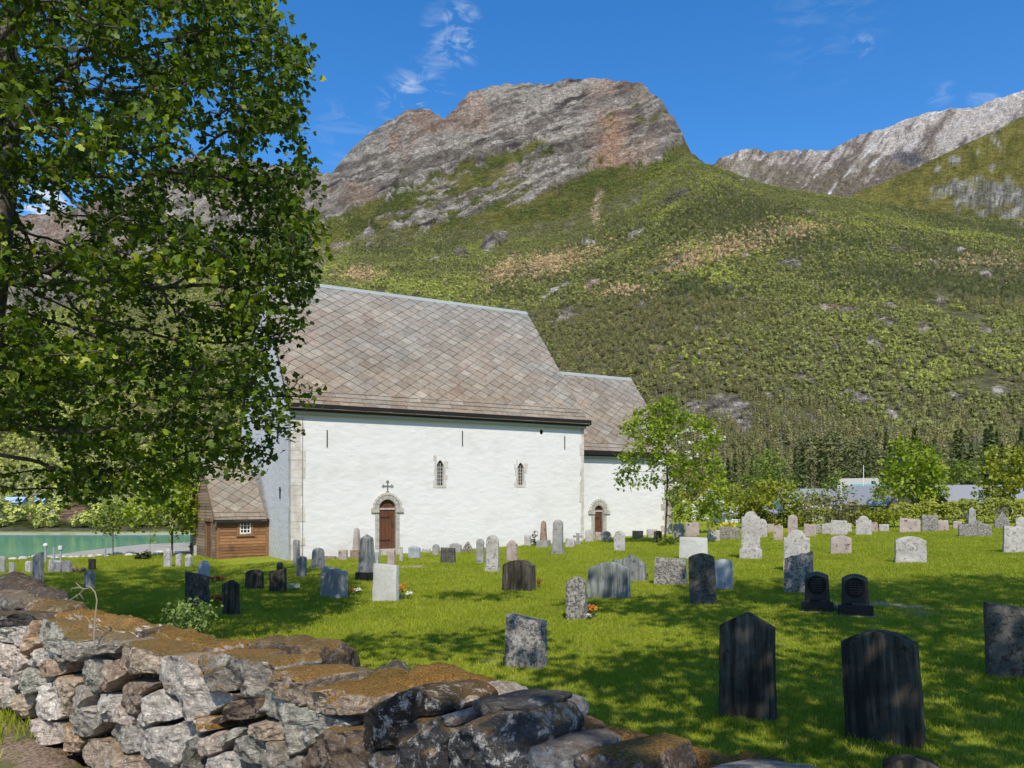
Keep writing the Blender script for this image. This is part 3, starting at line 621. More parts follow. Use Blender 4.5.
solid('south_wall', [(0, zb), (NL, zb), (NL, HE), (0, HE)], TK, [door1]+wins+[ventr], m_white, church)
solid('west_wall', [(TK, zb), (NW-TK, zb), (NW, zb), (NW, HE), (NW/2, HE+RR), (0.02, HE+0.02), (TK, HE)] if False else [(0.01, HE), (TK, HE), (TK, zb), (NW, zb), (NW, HE), (NW/2, HE+RR-0.1)], TK, [], m_white, church, 'x', 0.0)
solid('north_wall', [(TK, zb), (NL, zb), (NL, HE), (TK, HE)], -TK+0.01, [], m_white, church, 'y', NW)
solid('east_gable', [(TK, HE), (TK, zb), (NW-TK, zb), (NW-TK, HE), (NW/2, HE+RR-0.15-TK*RR/(NW/2)*0)], -TK, [], m_white, church, 'x', NL)
d2 = wallpt(599, 530, CY)[0]; z20 = wallpt(599, 541, CY)[1]; z21 = wallpt(599, 505.5, CY)[1]; w2 = (wallpt(603.2, 530, CY)[0]-d2)*2
door2 = arch(d2, z20, w2, z21-z20)
solid('chancel_south_wall', [(NL, zb), (NL+CL, zb), (NL+CL, HC), (NL, HC)], 1.0, [door2], m_white, church, 'y', CY)
solid('chancel_east_wall', [(CY+0.01, HC), (CY+1.0, HC), (CY+1.0, zb), (CY+CW, zb), (CY+CW, HC), (NW/2, HC+RC-0.1)], -1.0, [], m_white, church, 'x', NL+CL)
solid('chancel_north_wall', [(NL, zb), (NL+CL-1.0, zb), (NL+CL-1.0, HC), (NL, HC)], -1.0, [], m_white, church, 'y', CY+CW-0.01)
# roofs: every slate is a thin lozenge lapped over the next
def clip(pl, xa, xb, sa, sb):
    for ax, lim, sg in ((0, xa, 1), (0, xb, -1), (1, sa, 1), (1, sb, -1)):
        out = []
        for i in range(len(pl)):
            a, b = pl[i], pl[(i+1) % len(pl)]; da, db = (a[ax]-lim)*sg, (b[ax]-lim)*sg
            if da >= 0: out.append(a)
            if da*db < 0: k = da/(da-db); out.append((a[0]+(b[0]-a[0])*k, a[1]+(b[1]-a[1])*k))
        pl = out
        if len(pl) < 3: return []
    return pl
SL = [(0.215, 0.18, 0.142), (0.22, 0.19, 0.152), (0.225, 0.20, 0.165), (0.205, 0.165, 0.128), (0.225, 0.187, 0.148), (0.22, 0.20, 0.17), (0.25, 0.225, 0.188)]
def slates(name, L, S, parent, place, cell=0.62, rows=3, rowh=0.27, seed=1):
    """L along the ridge, S up the slope; place(x, s, h) -> 3D"""
    r = random.Random(seed); V = []; Fc = []; T = []
    def put(pl, tone, tilt):
        cx = sum(p[0] for p in pl)/len(pl); lo = min(p[1] for p in pl); hi = max(p[1] for p in pl)
        n = len(V); m = len(pl); jx, jh = r.uniform(-.006, .006), r.uniform(0, .012)
        top = [place(p[0]*1.0+jx, p[1], 0.012+jh+tilt*(hi-p[1])/max(hi-lo, 0.01)+r.uniform(-.003, .003)) for p in pl]; bot = [place(p[0]+jx, p[1], -0.02) for p in pl]
        V.extend(top+bot); T.extend([tone]*(2*m)); Fc.append(tuple(range(n, n+m)))
        for i in range(m): Fc.append((n+i, n+m+i, n+m+(i+1) % m, n+(i+1) % m))
    def tone(x=0, s=0):
        c = r.choice(SL); k = r.uniform(0.86, 1.10); w = 0.12*mnoise.noise(Vector((x*0.25, s*0.35, seed)))
        u = min(1, max(0, (s/9.0)))**1.6*0.40; gy_ = (0.235*k, 0.245*k, 0.24*k); c = (c[0]*1.06, c[1], c[2]*0.92); return (c[0]*k*(1+w)*(1-u)+gy_[0]*u, c[1]*k*(1-u)+gy_[1]*u, c[2]*k*(1-w)*(1-u)+gy_[2]*u, 1)
    s0 = rows*rowh; ht = cell*1.02; wd = cell*1.18
    for j in range(rows):
        x = -r.random()*0.4
        while x < L:
            w = r.uniform(0.45, 0.85); pl = clip([(x+.006, j*rowh), (x+w-.006, j*rowh), (x+w-.006, (j+1)*rowh), (x+.006, (j+1)*rowh)], 0, L, 0, S)
            if pl: put(pl, tone(x, j), 0.03)
            x += w
    g = 0.007; j = -1
    while s0+j*ht/2 < S+ht:
        i = -1
        while i*wd < L+wd:
            cx = i*wd+(wd/2 if j % 2 else 0); cs = s0+j*ht/2
            pl = clip([(cx, cs-ht/2+g), (cx+wd/2-g, cs), (cx, cs+ht/2-g), (cx-wd/2+g, cs)], 0, L, s0+0.005, S)
            if pl: put(pl, tone(cx, cs), 0.028)
            i += 1
        j += 1
    me = bpy.data.meshes.new(name); me.from_pydata(V, [], Fc); a = me.attributes.new('tone', 'FLOAT_COLOR', 'POINT'); a.data.foreach_set('color', np.array(T, np.float32).ravel())
    return link(name, me, m_slate, parent)
def gable_roof(x0, x1, yc, half, he, rise, over, parent, pre, cell, rows, seed, northtoo=True, ov_end=0.22, th=0.16, cap=1.0):
    ln = math.hypot(half, rise); ux, uz = half/ln, rise/ln; tot = ln+over; xa, xb = x0-ov_end, x1+ov_end
    for sgn, nm in ((-1, pre+'roof'), (1, pre+'roof')):
        def place(x, s, h, sgn=sgn):
            d = tot-s       # distance down from the ridge
            return (xa+x, yc+sgn*(d*ux+h*uz), he+rise-d*uz+h*ux+0.06)
        m = MB(); q = [place(0, 0, -th), place(xb-xa, 0, -th), place(xb-xa, tot, -th), place(0, tot, -th)]; q2 = [place(0, 0, -0.012), place(xb-xa, 0, -0.012), place(xb-xa, tot, -0.012), place(0, tot, -0.012)]
        base = m.hexa(q+q2).build(nm, m_black, parent)
        slates('slate_covering', xb-xa, tot-0.04, base, place, cell, rows, 0.27, seed)
    rm = MB(); zr = he+rise+0.06+0.05
    rm.prism([(xa, yc-0.24*cap, zr-0.25*cap), (xa, yc, zr+0.02), (xa, yc+0.24*cap, zr-0.25*cap), (xa, yc+0.22*cap, zr-0.28*cap), (xa, yc, zr-0.05), (xa, yc-0.22*cap, zr-0.28*cap)], (xb-xa, 0, 0))
    rm.build('ridge_cap', m_ridge, parent)
gable_roof(0, NL, NW/2, NW/2, HE, RR, 0.50, church, 'nave_', 0.60, 4, 3, True, 0.12, 0.11, 0.75)
gable_roof(NL+0.23, NL+CL, NW/2, CW/2, HC, RC, 0.45, church, 'chancel_', 0.60, 3, 5, True, 0.15, 0.11, 0.75)
# black eaves board and pale cornice under it
MB().box((-0.2, -0.36, HE-0.32), (NL+0.22, -0.26, HE-0.08)).box((-0.2, -0.262, HE-0.32), (NL+0.22, -0.19, HE-0.29)).build('eaves_board', m_black, church)
MB().box((0.0, -0.19, HE-0.5), (NL+0.03, -0.002, HE-0.3)).build('cornice', m_cornice, church, 0.02)
MB().box((NL+0.03, CY-0.36, HC-0.30), (NL+CL+0.2, CY-0.26, HC-0.08)).box((NL+0.03, CY-0.262, HC-0.30), (NL+CL+0.2, CY-0.17, HC-0.27)).build('eaves_board', m_black, church)
MB().box((NL+0.04, CY-0.17, HC-0.48), (NL+CL, CY-0.002, HC-0.28)).build('cornice', m_cornice, church, 0.02)
for sgn in (-1, 1):
    pass
# corner stones
def quoins(name, x0, wlo, whi, z0, z1, y0, parent, seed, mat):
    r = random.Random(seed); m = MB(); z = z0
    while z < z1:
        h = r.uniform(0.22, 0.42); w = r.uniform(wlo, whi); d = r.uniform(0.25, 0.5); e = r.uniform(.008, .02)
        m.box((x0-e, y0-e, z), (x0+w, y0+d, min(z+h-0.004, z1))); z += h
    return m.build(name, mat, parent, 0.006)
quoins('corner_stones', 0, 0.36, 0.60, -0.6, HE-0.64, 0, church, 3, m_soap)
m = MB(); z = -0.6; r_ = random.Random(9)
while z < HE-0.7:
    h = r_.uniform(0.25, 0.45); m.box((NL-r_.uniform(0.12, 0.26), -0.014, z), (NL+0.014, 0.2, z+h-0.012)); z += h
m.build('corner_stones', m_soap, church, 0.012)
m = MB(); z = -0.4
while z < HC-0.7:
    h = r_.uniform(0.25, 0.5); m.box((NL+CL-r_.uniform(0.55, 0.85), CY-0.014, z), (NL+CL+0.014, CY+0.4, z+h-0.014)); z += h
m.build('corner_stones', m_soapd, church, 0.012)
def ringstone(name, cx, zs, r0, r1, y0, proud, parent, mat, n=9, legs=0.0, z0=0):
    """arch of wedge stones above the springing line, with jambs down to z0"""
    m = MB()
    for i in range(n):
        a, b = math.pi*i/n+0.012, math.pi*(i+1)/n-0.012; k = 3
        pts = [(cx+r0*math.cos(a+(b-a)*q/k), zs+r0*math.sin(a+(b-a)*q/k)) for q in range(k+1)]+[(cx+r1*math.cos(b-(b-a)*q/k), zs+r1*math.sin(b-(b-a)*q/k)) for q in range(k+1)]
        m.prism([(x, y0-proud, z) for x, z in pts], (0, 0.25+proud, 0))
    if legs:
        z = z0
        while z < zs-0.02:
            h = min(0.42, zs-z)
            for s in (-1, 1): m.prism([(cx+s*r0, y0-proud*0.5, z), (cx+s*(r0+legs), y0-proud*0.5, z), (cx+s*(r0+legs), y0-proud*0.5, z+h-.01), (cx+s*r0, y0-proud*0.5, z+h-.01)], (0, 0.25, 0))
            z += h
    return m.build(name, mat, parent, 0.008)
def doorset(ring, y0, parent, proud, wide, seed):
    xs = [p[0] for p in ring]; cx = (min(xs)+max(xs))/2; w = max(xs)-min(xs); z0 = min(p[1] for p in ring); z1 = max(p[1] for p in ring); zs = z1-w/2
    d = empty('portal', (0, 0, 0)); d.parent = parent
    o = ringstone('arch_stones', cx, zs, w/2, w/2+wide*0.62, y0, proud*0.6, d, m_soapd, 9, wide*0.6, z0); ringstone('hood_mould', cx, zs, w/2+wide*0.64, w/2+wide, y0, proud, d, m_soap, 11)
    MB().box((cx-w/2-wide-.06, y0-proud-.02, zs-0.2), (cx-w/2-0.01, y0+0.1, zs)).build('impost', m_soapd, d, 0.01)
    MB().box((cx+w/2+0.01, y0-proud-.02, zs-0.2), (cx+w/2+wide+.06, y0+0.1, zs)).build('impost', m_soapd, d, 0.01)
    m = MB(); n = 5; zr = zs-0.08
    for i in range(n):
        a = cx-w/2+0.005+i*(w-0.01)/n; m.box((a, y0+0.10, z0), (a+(w-0.01)/n-0.008, y0+0.16, zr))
    lf = m.build('door', m_door, d, 0.004)
    r = w/2-0.005; m = MB(); m.prism([(cx-r, y0+0.12, zr+0.09)]+[(cx-r*math.cos(math.pi*i/12), y0+0.12, zr+0.09+(r-.01)*math.sin(math.pi*i/12)) for i in range(1, 12)]+[(cx+r, y0+0.12, zr+0.09)], (0, 0.05, 0)); m.build('tympanum', m_door, d)
    MB().box((cx-w/2+.003, y0+0.06, zr), (cx+w/2-.003, y0+0.18, zr+0.09)).build('transom', m_soapd, d, 0.01)
    MB().box((cx-w*0.42, y0+0.085, z0+0.35), (cx+w*0.2, y0+0.102, z0+0.40)).build('hinge', m_iron, d)
    MB().box((cx-w*0.42, y0+0.085, zr-0.35), (cx+w*0.2, y0+0.102, zr-0.30)).build('hinge', m_iron, d)
    MB().tube([(cx+w*0.34, y0+0.09, z0+0.95), (cx+w*0.34, y0+0.05, z0+1.0), (cx+w*0.34, y0+0.09, z0+1.08)], 0.012).build('handle', m_iron, d)
    MB().box((cx-w/2-0.02, y0-0.35, z0-0.6), (cx+w/2+0.02, y0+0.4, z0-0.002)).build('door_step', m_soapd, d, 0.02)
doorset(door1, 0.0, church, 0.05, 0.30, 1); doorset(door2, CY, church, 0.05, 0.36, 2)
for k, wr in enumerate(wins):
    xs = [p[0] for p in wr]; zs_ = [p[1] for p in wr]; cx = sum((min(xs), max(xs)))/2; w = max(xs)-min(xs); z0, z1 = min(zs_), max(zs_)
    wd = MB().prism([(x, 0.15, z) for x, z in wr], (0, 0.02, 0)).build('window', m_glass, church)
    m = MB()
    for i in range(1, 3): m.box((cx-w/2+w*i/3-.018, 0.12, z0), (cx-w/2+w*i/3+.018, 0.152, z1-0.1))
    nr = 7
    for i in range(1, nr): m.box((cx-w/2+.005, 0.121, z0+(z1-z0)*i/nr-.018), (cx+w/2-.005, 0.153, z0+(z1-z0)*i/nr+.018))
    m.build('lead_bars', m_lead, wd)
    m = MB(); r2 = random.Random(k)     # patchy stone surround
    for s in (-1, 1):
        z = z0-0.1
        while z < z1-0.05:
            h = r2.uniform(0.2, 0.35); e = r2.uniform(0.05, 0.22); a = cx+s*(w/2+0.004); m.prism([(a, -0.010, z), (a+s*e, -0.010, z), (a+s*e, -0.010, z+h-.015), (a, -0.010, z+h-.015)], (0, 0.2, 0)); z += h
    m.box((cx-w/2-.1, -0.02, z0-0.11), (cx+w/2+.1, 0.14, z0-0.003))
    m.build('surround', m_soap, wd, 0.01)
MB().prism([(x, 0.06, z) for x, z in ventr], (0, 0.05, 0)).build('vent_hole', m_black, church)
m = MB()
for px, pt, pb, yy in ((327, 430, 447, 0), (462.3, 431, 446, 0), (564.5, 436, 449, 0)):
    a = wallpt(px, pt, yy); b = wallpt(px, pb, yy); MB().box((a[0]-.018, yy-.05, b[1]), (a[0]+.018, yy-.004, a[1])).build('wall_anchor', m_iron, church, 0.008)
a = wallpt(302.5, 556); MB().tube([(a[0], -.03, HE-.6), (a[0], -.03, -.2)], .009, 5).build('lightning_rod', m_iron, church)
a = wallpt(387.5, 486); s = 0.19; KX = 0.78; m = MB()                # the cross above the south door
for q in range(4):
    an = q*math.pi/2; u = Vector((math.cos(an), 0, math.sin(an))); v = Vector((-math.sin(an), 0, math.cos(an))); c = Vector((a[0], -0.03, a[1]))
    L = 0.22 if q != 3 else 0.30
    m.prism([c+u*.04+v*.03, c+u*(L-.07)+v*.022, c+u*(L-.06)+v*.075, c+u*L+v*.05, c+u*(L+.05), c+u*L-v*.05, c+u*(L-.06)-v*.075, c+u*(L-.07)-v*.022, c+u*.04-v*.03], (0, .026, 0))
m.prism([Vector((a[0]+  .045*math.cos(k*math.pi/5), -.034, a[1]+  .045*math.sin(k*math.pi/5))) for k in range(10)], (0, .03, 0))
m.build('wall_cross', m_crossd, church)
MB().box((-0.05, -0.12, 0.9), (-0.004, -0.03, 1.0)).build('west_bracket', m_iron, church) if False else None
for (yy, z0, z1) in ((2.5, 5.1, 5.7), (2.0, 2.6, 3.1)):
    MB().box((-.05, yy-.03, z0), (-.004, yy+.03, z1)).box((-.05, yy-.14, z0+.35), (-.006, yy+.14, z0+.40)).build('wall_anchor', m_iron, church)
# timber porch against the west wall
PY, PL, PWD, PE, PR = 4.56, 2.28, 5.2, 1.69, 2.75
pc = PY+PWD/2
porch = empty('wooden_porch', C0+Vector((NX[0]*PY, NX[1]*PY, 0)), CR+R(6)); tag(porch, 'small brown timber porch with slate roof and little white window at the church end', 'porch')
def boards(name, x0, x1, z0, z1, mat, parent, axis, y0, hole=None, gable=None, bh=0.135):
    V = []; Fc = []; tv = []; z = z0; r = random.Random(4)
    while z < z1-0.02:
        zt = min(z+bh, z1); a, b = x0, x1
        if gable:
            ym, half, ze, rise = gable; wd_ = half*(1-max(0, (zt-ze))/rise) if zt > ze else half; a, b = max(x0, ym-wd_), min(x1, ym+wd_)
        sp = [(a, b)]
        if hole and z < hole[3] and zt > hole[2]: sp = [(a, hole[0]), (hole[1], b)]
        v = r.random()
        for a_, b_ in sp:
            if b_-a_ < 0.02: continue
            P8 = []
            for (aa, zz, dd) in ((a_, z, -.034), (b_, z, -.034), (b_, zt+.02, -.012), (a_, zt+.02, -.012), (a_, z, 0.02), (b_, z, 0.02), (b_, zt+.02, 0.02), (a_, zt+.02, 0.02)):
                P8.append((aa, y0+dd, zz) if axis == 'y' else (y0+dd, aa, zz))
            n = len(V); V += P8; tv += [v]*8; Fc += [tuple(n+i for i in f) for f in ((0,1,2,3), (4,7,6,5), (0,4,5,1), (1,5,6,2), (2,6,7,3), (3,7,4,0))]
        z = zt
    me = bpy.data.meshes.new(name); me.from_pydata(V, [], Fc); at_ = me.attributes.new('v', 'FLOAT', 'POINT'); at_.data.foreach_set('value', np.array(tv, np.float32))
    bm = bmesh.new(); bm.from_mesh(me); bmesh.ops.recalc_face_normals(bm, faces=bm.faces); bm.to_mesh(me); bm.free(); return link(name, me, mat, parent)
wx_, wz_ = wallpt(244.5, 527.5, PY); ww, wh = 0.24, 0.27
boards('south_wall', -PL, -0.01, -0.25, PE, m_board, porch, 'y', 0.0, (wx_-ww, wx_+ww, wz_-wh, wz_+wh))
boards('west_wall', 0.0, PWD, -0.45, PE+PR-0.12, m_boardg, porch, 'x', -PL, (0.95, 1.85, -0.45, 1.55), (PWD/2, PWD/2, PE, PR))
boards('north_wall', -PL, -0.01, -0.25, PE, m_boardg, porch, 'y', PWD)
m = MB(); m.box((-PL-.05, -.05, -.5), (-PL+.10, .10, PE+.05)).build('corner_post', m_post, porch, 0.01)
MB().box((-0.16, -.045, -.5), (-0.02, .05, PE+.05)).build('corner_post', m_post, porch, 0.01)
wf = MB().box((wx_-ww, -.05, wz_-wh), (wx_-ww+.045, .02, wz_+wh)).box((wx_+ww-.045, -.05, wz_-wh), (wx_+ww, .02, wz_+wh)).box((wx_-ww+.045, -.05, wz_+wh-.045), (wx_+ww-.045, .02, wz_+wh)).box((wx_-ww+.045, -.05, wz_-wh), (wx_+ww-.045, .02, wz_-wh+.045))
for i in (1, 2): wf.box((wx_-ww+2*ww*i/3-.014, -.04, wz_-wh+.046), (wx_-ww+2*ww*i/3+.014, .01, wz_+wh-.046))
for i in (1, 2): wf.box((wx_-ww+.046, -.038, wz_-wh+2*wh*i/3-.014), (wx_+ww-.046, .008, wz_-wh+2*wh*i/3+.014))
wo_ = wf.build('window', m_trimw, porch); MB().box((wx_-ww+.02, .015, wz_-wh+.02), (wx_+ww-.02, .025, wz_+wh-.02)).build('pane', m_glass, wo_)
MB().box((wx_-ww-.12, -.06, wz_-wh-.1), (wx_-ww-.004, .0, wz_+wh+.1)).box((wx_+ww+.004, -.06, wz_-wh-.1), (wx_+ww+.12, .0, wz_+wh+.1)).box((wx_-ww-.16, -.10, wz_-wh-.12), (wx_+ww+.16, -.062, wz_-wh-.03)).build('window_casing', m_post, wo_)
dd = MB()
for i in range(6): dd.box((-PL-.01, 0.96+i*.148, -.45), (-PL+.03, 0.96+i*.148+.142, 1.5))
dd.build('door', m_board, porch)
MB().box((-PL-.06, .82, -.45), (-PL+.02, .95, 1.56)).box((-PL-.06, 1.85, -.45), (-PL+.02, 1.98, 1.56)).box((-PL-.10, .76, 1.562), (-PL+.02, 2.04, 1.7)).build('door_frame', m_post, porch)
MB().tube([(-PL-.03, 1.02, .55), (-PL-.07, 1.02, .6), (-PL-.03, 1.02, .65)], .012).build('handle', m_iron, porch)
# roof in the porch's own space (its ridge runs along x)
gable_roof(-PL, -0.24, PWD/2, PWD/2, PE, PR, 0.25, porch, '', 0.55, 2, 8, True, 0.10, 0.09, 0.5)
MB().box((-PL-.2, -.20, PE-.20), (-0.02, -.14, PE-0.02)).build('eaves_board', m_black, porch)
ln = math.hypot(PWD/2, PR)
for s in (-1, 1):
    a = Vector((-PL-.13, PWD/2+s*(PWD/2+.2), PE-.2*PR/(PWD/2))); b = Vector((-PL-.13, PWD/2, PE+PR)); MB().prism([a+Vector((0, 0, -.1)), a+Vector((0, 0, .1)), b+Vector((0, 0, .1)), b+Vector((0, 0, -.1))], (.05, 0, 0)).build('barge_board', m_boardg, porch)
MB().box((-PL-.25, .9, -.6), (-PL-.02, 1.9, -.36)).build('door_step', m_soapd, porch, .02)
MB().box((-PL-.02, -.02, -.75), (0, PWD+.02, -.25)).build('foundation', m_soapd, porch, .02)
# ------------------------------------------------------------------ gravestones
def stonemat(name, a, b, lich=(0.55, 0.54, 0.50), la=0.0, dark=(0.03, 0.03, 0.03), da=0.0, streak=0.0, rough=0.85, spec=0.2, sc=9.0, bump=0.35):
    t = NT(name); r = t.objrand(); off = t.n('ShaderNodeCombineXYZ'); [t.set(off.inputs[i], t.math('MULTIPLY', r, 37.0+i*11)) for i in range(3)]
    p = t.mapv(t.coord(), loc=off.outputs[0]); n = t.noise(p, sc*0.35, 5, 0.6); f = t.noise(p, sc*5, 5, 0.7)
    c = t.mix(t.rng(n, 0.3, 0.7), a, b); c = t.mix(t.rng(f, 0.3, 0.7, 0.35, 0.0), c, tuple(x*0.45 for x in a))
    if streak:
        s = t.noise(t.mapv(p, (9, 9, 0.7)), 1.6, 4, 0.6); z = t.sepz(t.coord())
        c = t.mix(t.math('MULTIPLY', t.rng(s, 0.45, 0.62), streak), c, dark)
        c = t.mix(t.math('MULTIPLY', t.rng(s, 0.44, 0.34), streak*0.5), c, tuple(min(1, x*1.9) for x in b))
    if da: d = t.noise(p, sc*0.9, 6, 0.72, 0.4); c = t.mix(t.rng(d, 0.62-0.2*da, 0.70-0.2*da, 0, 0.92), c, dark)
    if la:
        l = t.noise(p, sc*1.5, 6, 0.75, 0.5); c = t.mix(t.rng(l, 0.68-0.2*la, 0.76-0.2*la, 0, 0.9), c, lich)
    h = t.math('ADD', n, t.math('MULTIPLY', f, 0.5))
    return t.fin(c, rough, t.bump(h, bump, 0.015), spec)
GM = {
 'g': stonemat('grey_granite', (0.24, 0.23, 0.215), (0.36, 0.345, 0.32), la=0.35, da=0.2),
 'd': stonemat('dark_streaked_slate', (0.056, 0.048, 0.036), (0.105, 0.092, 0.070), dark=(0.02, 0.018, 0.014), streak=0.8, da=0.1, spec=0.08, rough=0.9),
 'k': stonemat('dark_lichened_granite', (0.075, 0.07, 0.06), (0.14, 0.13, 0.11), la=0.42, lich=(0.30, 0.28, 0.23), dark=(0.03, 0.028, 0.024), da=0.6, sc=17, bump=0.6),
 'm': stonemat('mottled_granite', (0.26, 0.24, 0.215), (0.37, 0.345, 0.31), la=0.7, lich=(0.46, 0.44, 0.38), dark=(0.075, 0.065, 0.055), da=0.8, bump=0.6, sc=20),
 'p': stonemat('pale_lichened_stone', (0.385, 0.36, 0.33), (0.51, 0.485, 0.45), la=0.4, lich=(0.60, 0.58, 0.55), dark=(0.20, 0.17, 0.15), da=0.5, sc=12),
 'r': stonemat('pink_granite', (0.34, 0.27, 0.24), (0.46, 0.385, 0.345), la=0.35, da=0.3, sc=8),
 'b': stonemat('polished_black_granite', (0.010, 0.010, 0.011), (0.020, 0.020, 0.021), rough=0.32, spec=0.5, bump=0.02),
 'e': stonemat('greenish_streaked_stone', (0.19, 0.20, 0.185), (0.30, 0.315, 0.29), dark=(0.085, 0.09, 0.085), streak=0.75, da=0.1),
 'n': stonemat('brown_granite', (0.24, 0.165, 0.12), (0.33, 0.24, 0.18), la=0.15, da=0.25),
 'w': stonemat('smooth_light_stone', (0.46, 0.455, 0.43), (0.56, 0.55, 0.52), la=0.0, da=0.0, sc=4, bump=0.15),
 'u': stonemat('blue_grey_stone', (0.30, 0.325, 0.35), (0.42, 0.44, 0.455), la=0.15, da=0.05, streak=0.2, dark=(0.2, 0.22, 0.24)),
 'o': stonemat('dark_obelisk_stone', (0.16, 0.165, 0.165), (0.27, 0.275, 0.27), dark=(0.045, 0.045, 0.045), streak=0.6, da=0.25),
}
m_incis = simple('carved_letters', (0.04, 0.038, 0.034), 0.6); m_panel = simple('dull_black_panel', (0.006, 0.006, 0.0065), 0.75)
def tops(kd, u, w, h):
    """height of the top edge across the stone, u from -1 to 1"""
    a = np.abs(u)
    if kd == 'flat': return h-0.01*w*u
    if kd == 'slant': return h*(1-0.09*(u+1)/2*1.2)
    if kd == 'slantl': return h*(1-0.13*(1-u)/2)
    if kd == 'arch': return h-0.16*w*u**2
    if kd == 'round': return h-0.5*w*(1-np.sqrt(np.clip(1-u**2*0.985, 0, 1)))
    if kd == 'should': return np.where(a < 0.66, h-0.35*w*(1-np.sqrt(np.clip(1-(u/0.68)**2*0.95, 0, 1))), h-0.30*w-0.03*w*(a-0.66))
    if kd == 'gable': return h-0.26*w*a
    if kd == 'point': return h-0.75*w*a
    if kd == 'wave': return h*(0.80+0.20*np.exp(-((u-0.12)/0.42)**2)-0.10*sstep(0.55, 1.0, u))
    if kd == 'broken': return h*(0.84+0.16*(u+1)/2)+0.02*w*np.sin(u*9)
    return h+0*u
def slab_mesh(name, kd, w, h, th, seed, rough=0.008, taper=0.03, nx=16, nz=18):
    u = np.linspace(-1, 1, nx); top = tops(kd, u, w, h); v = np.linspace(0, 1, nz)
    U, Vv = np.meshgrid(u, v); zz = Vv*top[None, :]; hw = w/2*(1-taper*2*zz/h); xx = U*hw; zz = zz-0.25*(1-Vv)
    e = np.minimum(np.minimum((1-np.abs(U))*w/2, (1-Vv)*top[None, :]), 0.03); inset = 0.014*np.clip(1-e/0.028, 0, 1)**2
    fr = np.stack([xx, -th/2+inset, zz], -1); bk = np.stack([xx, th/2-inset, zz], -1)
    P = np.concatenate([fr.reshape(-1, 3), bk.reshape(-1, 3)]); N = nx*nz; I = np.arange(N).reshape(nz, nx)
    q = lambda A: np.stack([A[:-1, :-1], A[:-1, 1:], A[1:, 1:], A[1:, :-1]], -1).reshape(-1, 4)
    side = lambda a, b: np.stack([a[:-1], b[:-1], b[1:], a[1:]], -1)
    Fc = np.concatenate([q(I), q(I+N)[:, ::-1], side(I[:, 0], I[:, 0]+N)[:, ::-1]*1, side(I[:, -1], I[:, -1]+N), side(I[-1], I[-1]+N)[:, ::-1]])
    if rough:
        s = seed*3.7
        for k in range(3): P[:, k] += rough*(fbm(P[:, 0]*4+s, P[:, 2]*4, P[:, 1]*4+k*9, 4, seed+k)+0.0)*(2.2 if k == 1 else 1.4)
    me = mesh_np(name, P, Fc, True); bm = bmesh.new(); bm.from_mesh(me); bmesh.ops.recalc_face_normals(bm, faces=bm.faces); bm.to_mesh(me); bm.free(); sharp(me, 50); return me
def shaft_mesh(name, w, h, th, tip, taper, seed, rounded=False):
    m = MB(); n = 8; rings = []
    for i in range(n+1):
        t_ = i/n; s = 1-taper*t_; rings.append((s, (h-tip)*t_))
    if rounded: rings += [((1-taper)*math.cos(a), h-tip+tip*math.sin(a)) for a in (0.5, 0.95, 1.3)]
    v = []
    for s, z in rings:
        v += [(-w/2*s, -th/2*s, z), (w/2*s, -th/2*s, z), (w/2*s, th/2*s, z), (-w/2*s, th/2*s, z)]
    k = len(rings); f = [(i*4+j, i*4+(j+1) % 4, i*4+4+(j+1) % 4, i*4+4+j) for i in range(k-1) for j in range(4)]
    v.append((0, 0, h)); f += [((k-1)*4+j, (k-1)*4+(j+1) % 4, len(v)-1) for j in range(4)]; f.append((3, 2, 1, 0)); m.add(v, f)
    me = m.mesh(name, 0.012, 40)
    co = np.zeros(len(me.vertices)*3, np.float32); me.vertices.foreach_get('co', co); co = co.reshape(-1, 3); co[:, 0] += 0.008*fbm(co[:, 0]*3+seed, co[:, 2]*5, co[:, 1]*3); me.vertices.foreach_set('co', co.ravel()); me.update(); return me
def plinth(o, w, d, h, mat, seed, nm='plinth', base=-0.2):
    me = MB().box((-w/2, -d/2, base), (w/2, d/2, h)).mesh(nm, 0.018); return link(nm, me, mat, o)
GRP = 'gravestones standing in the churchyard'
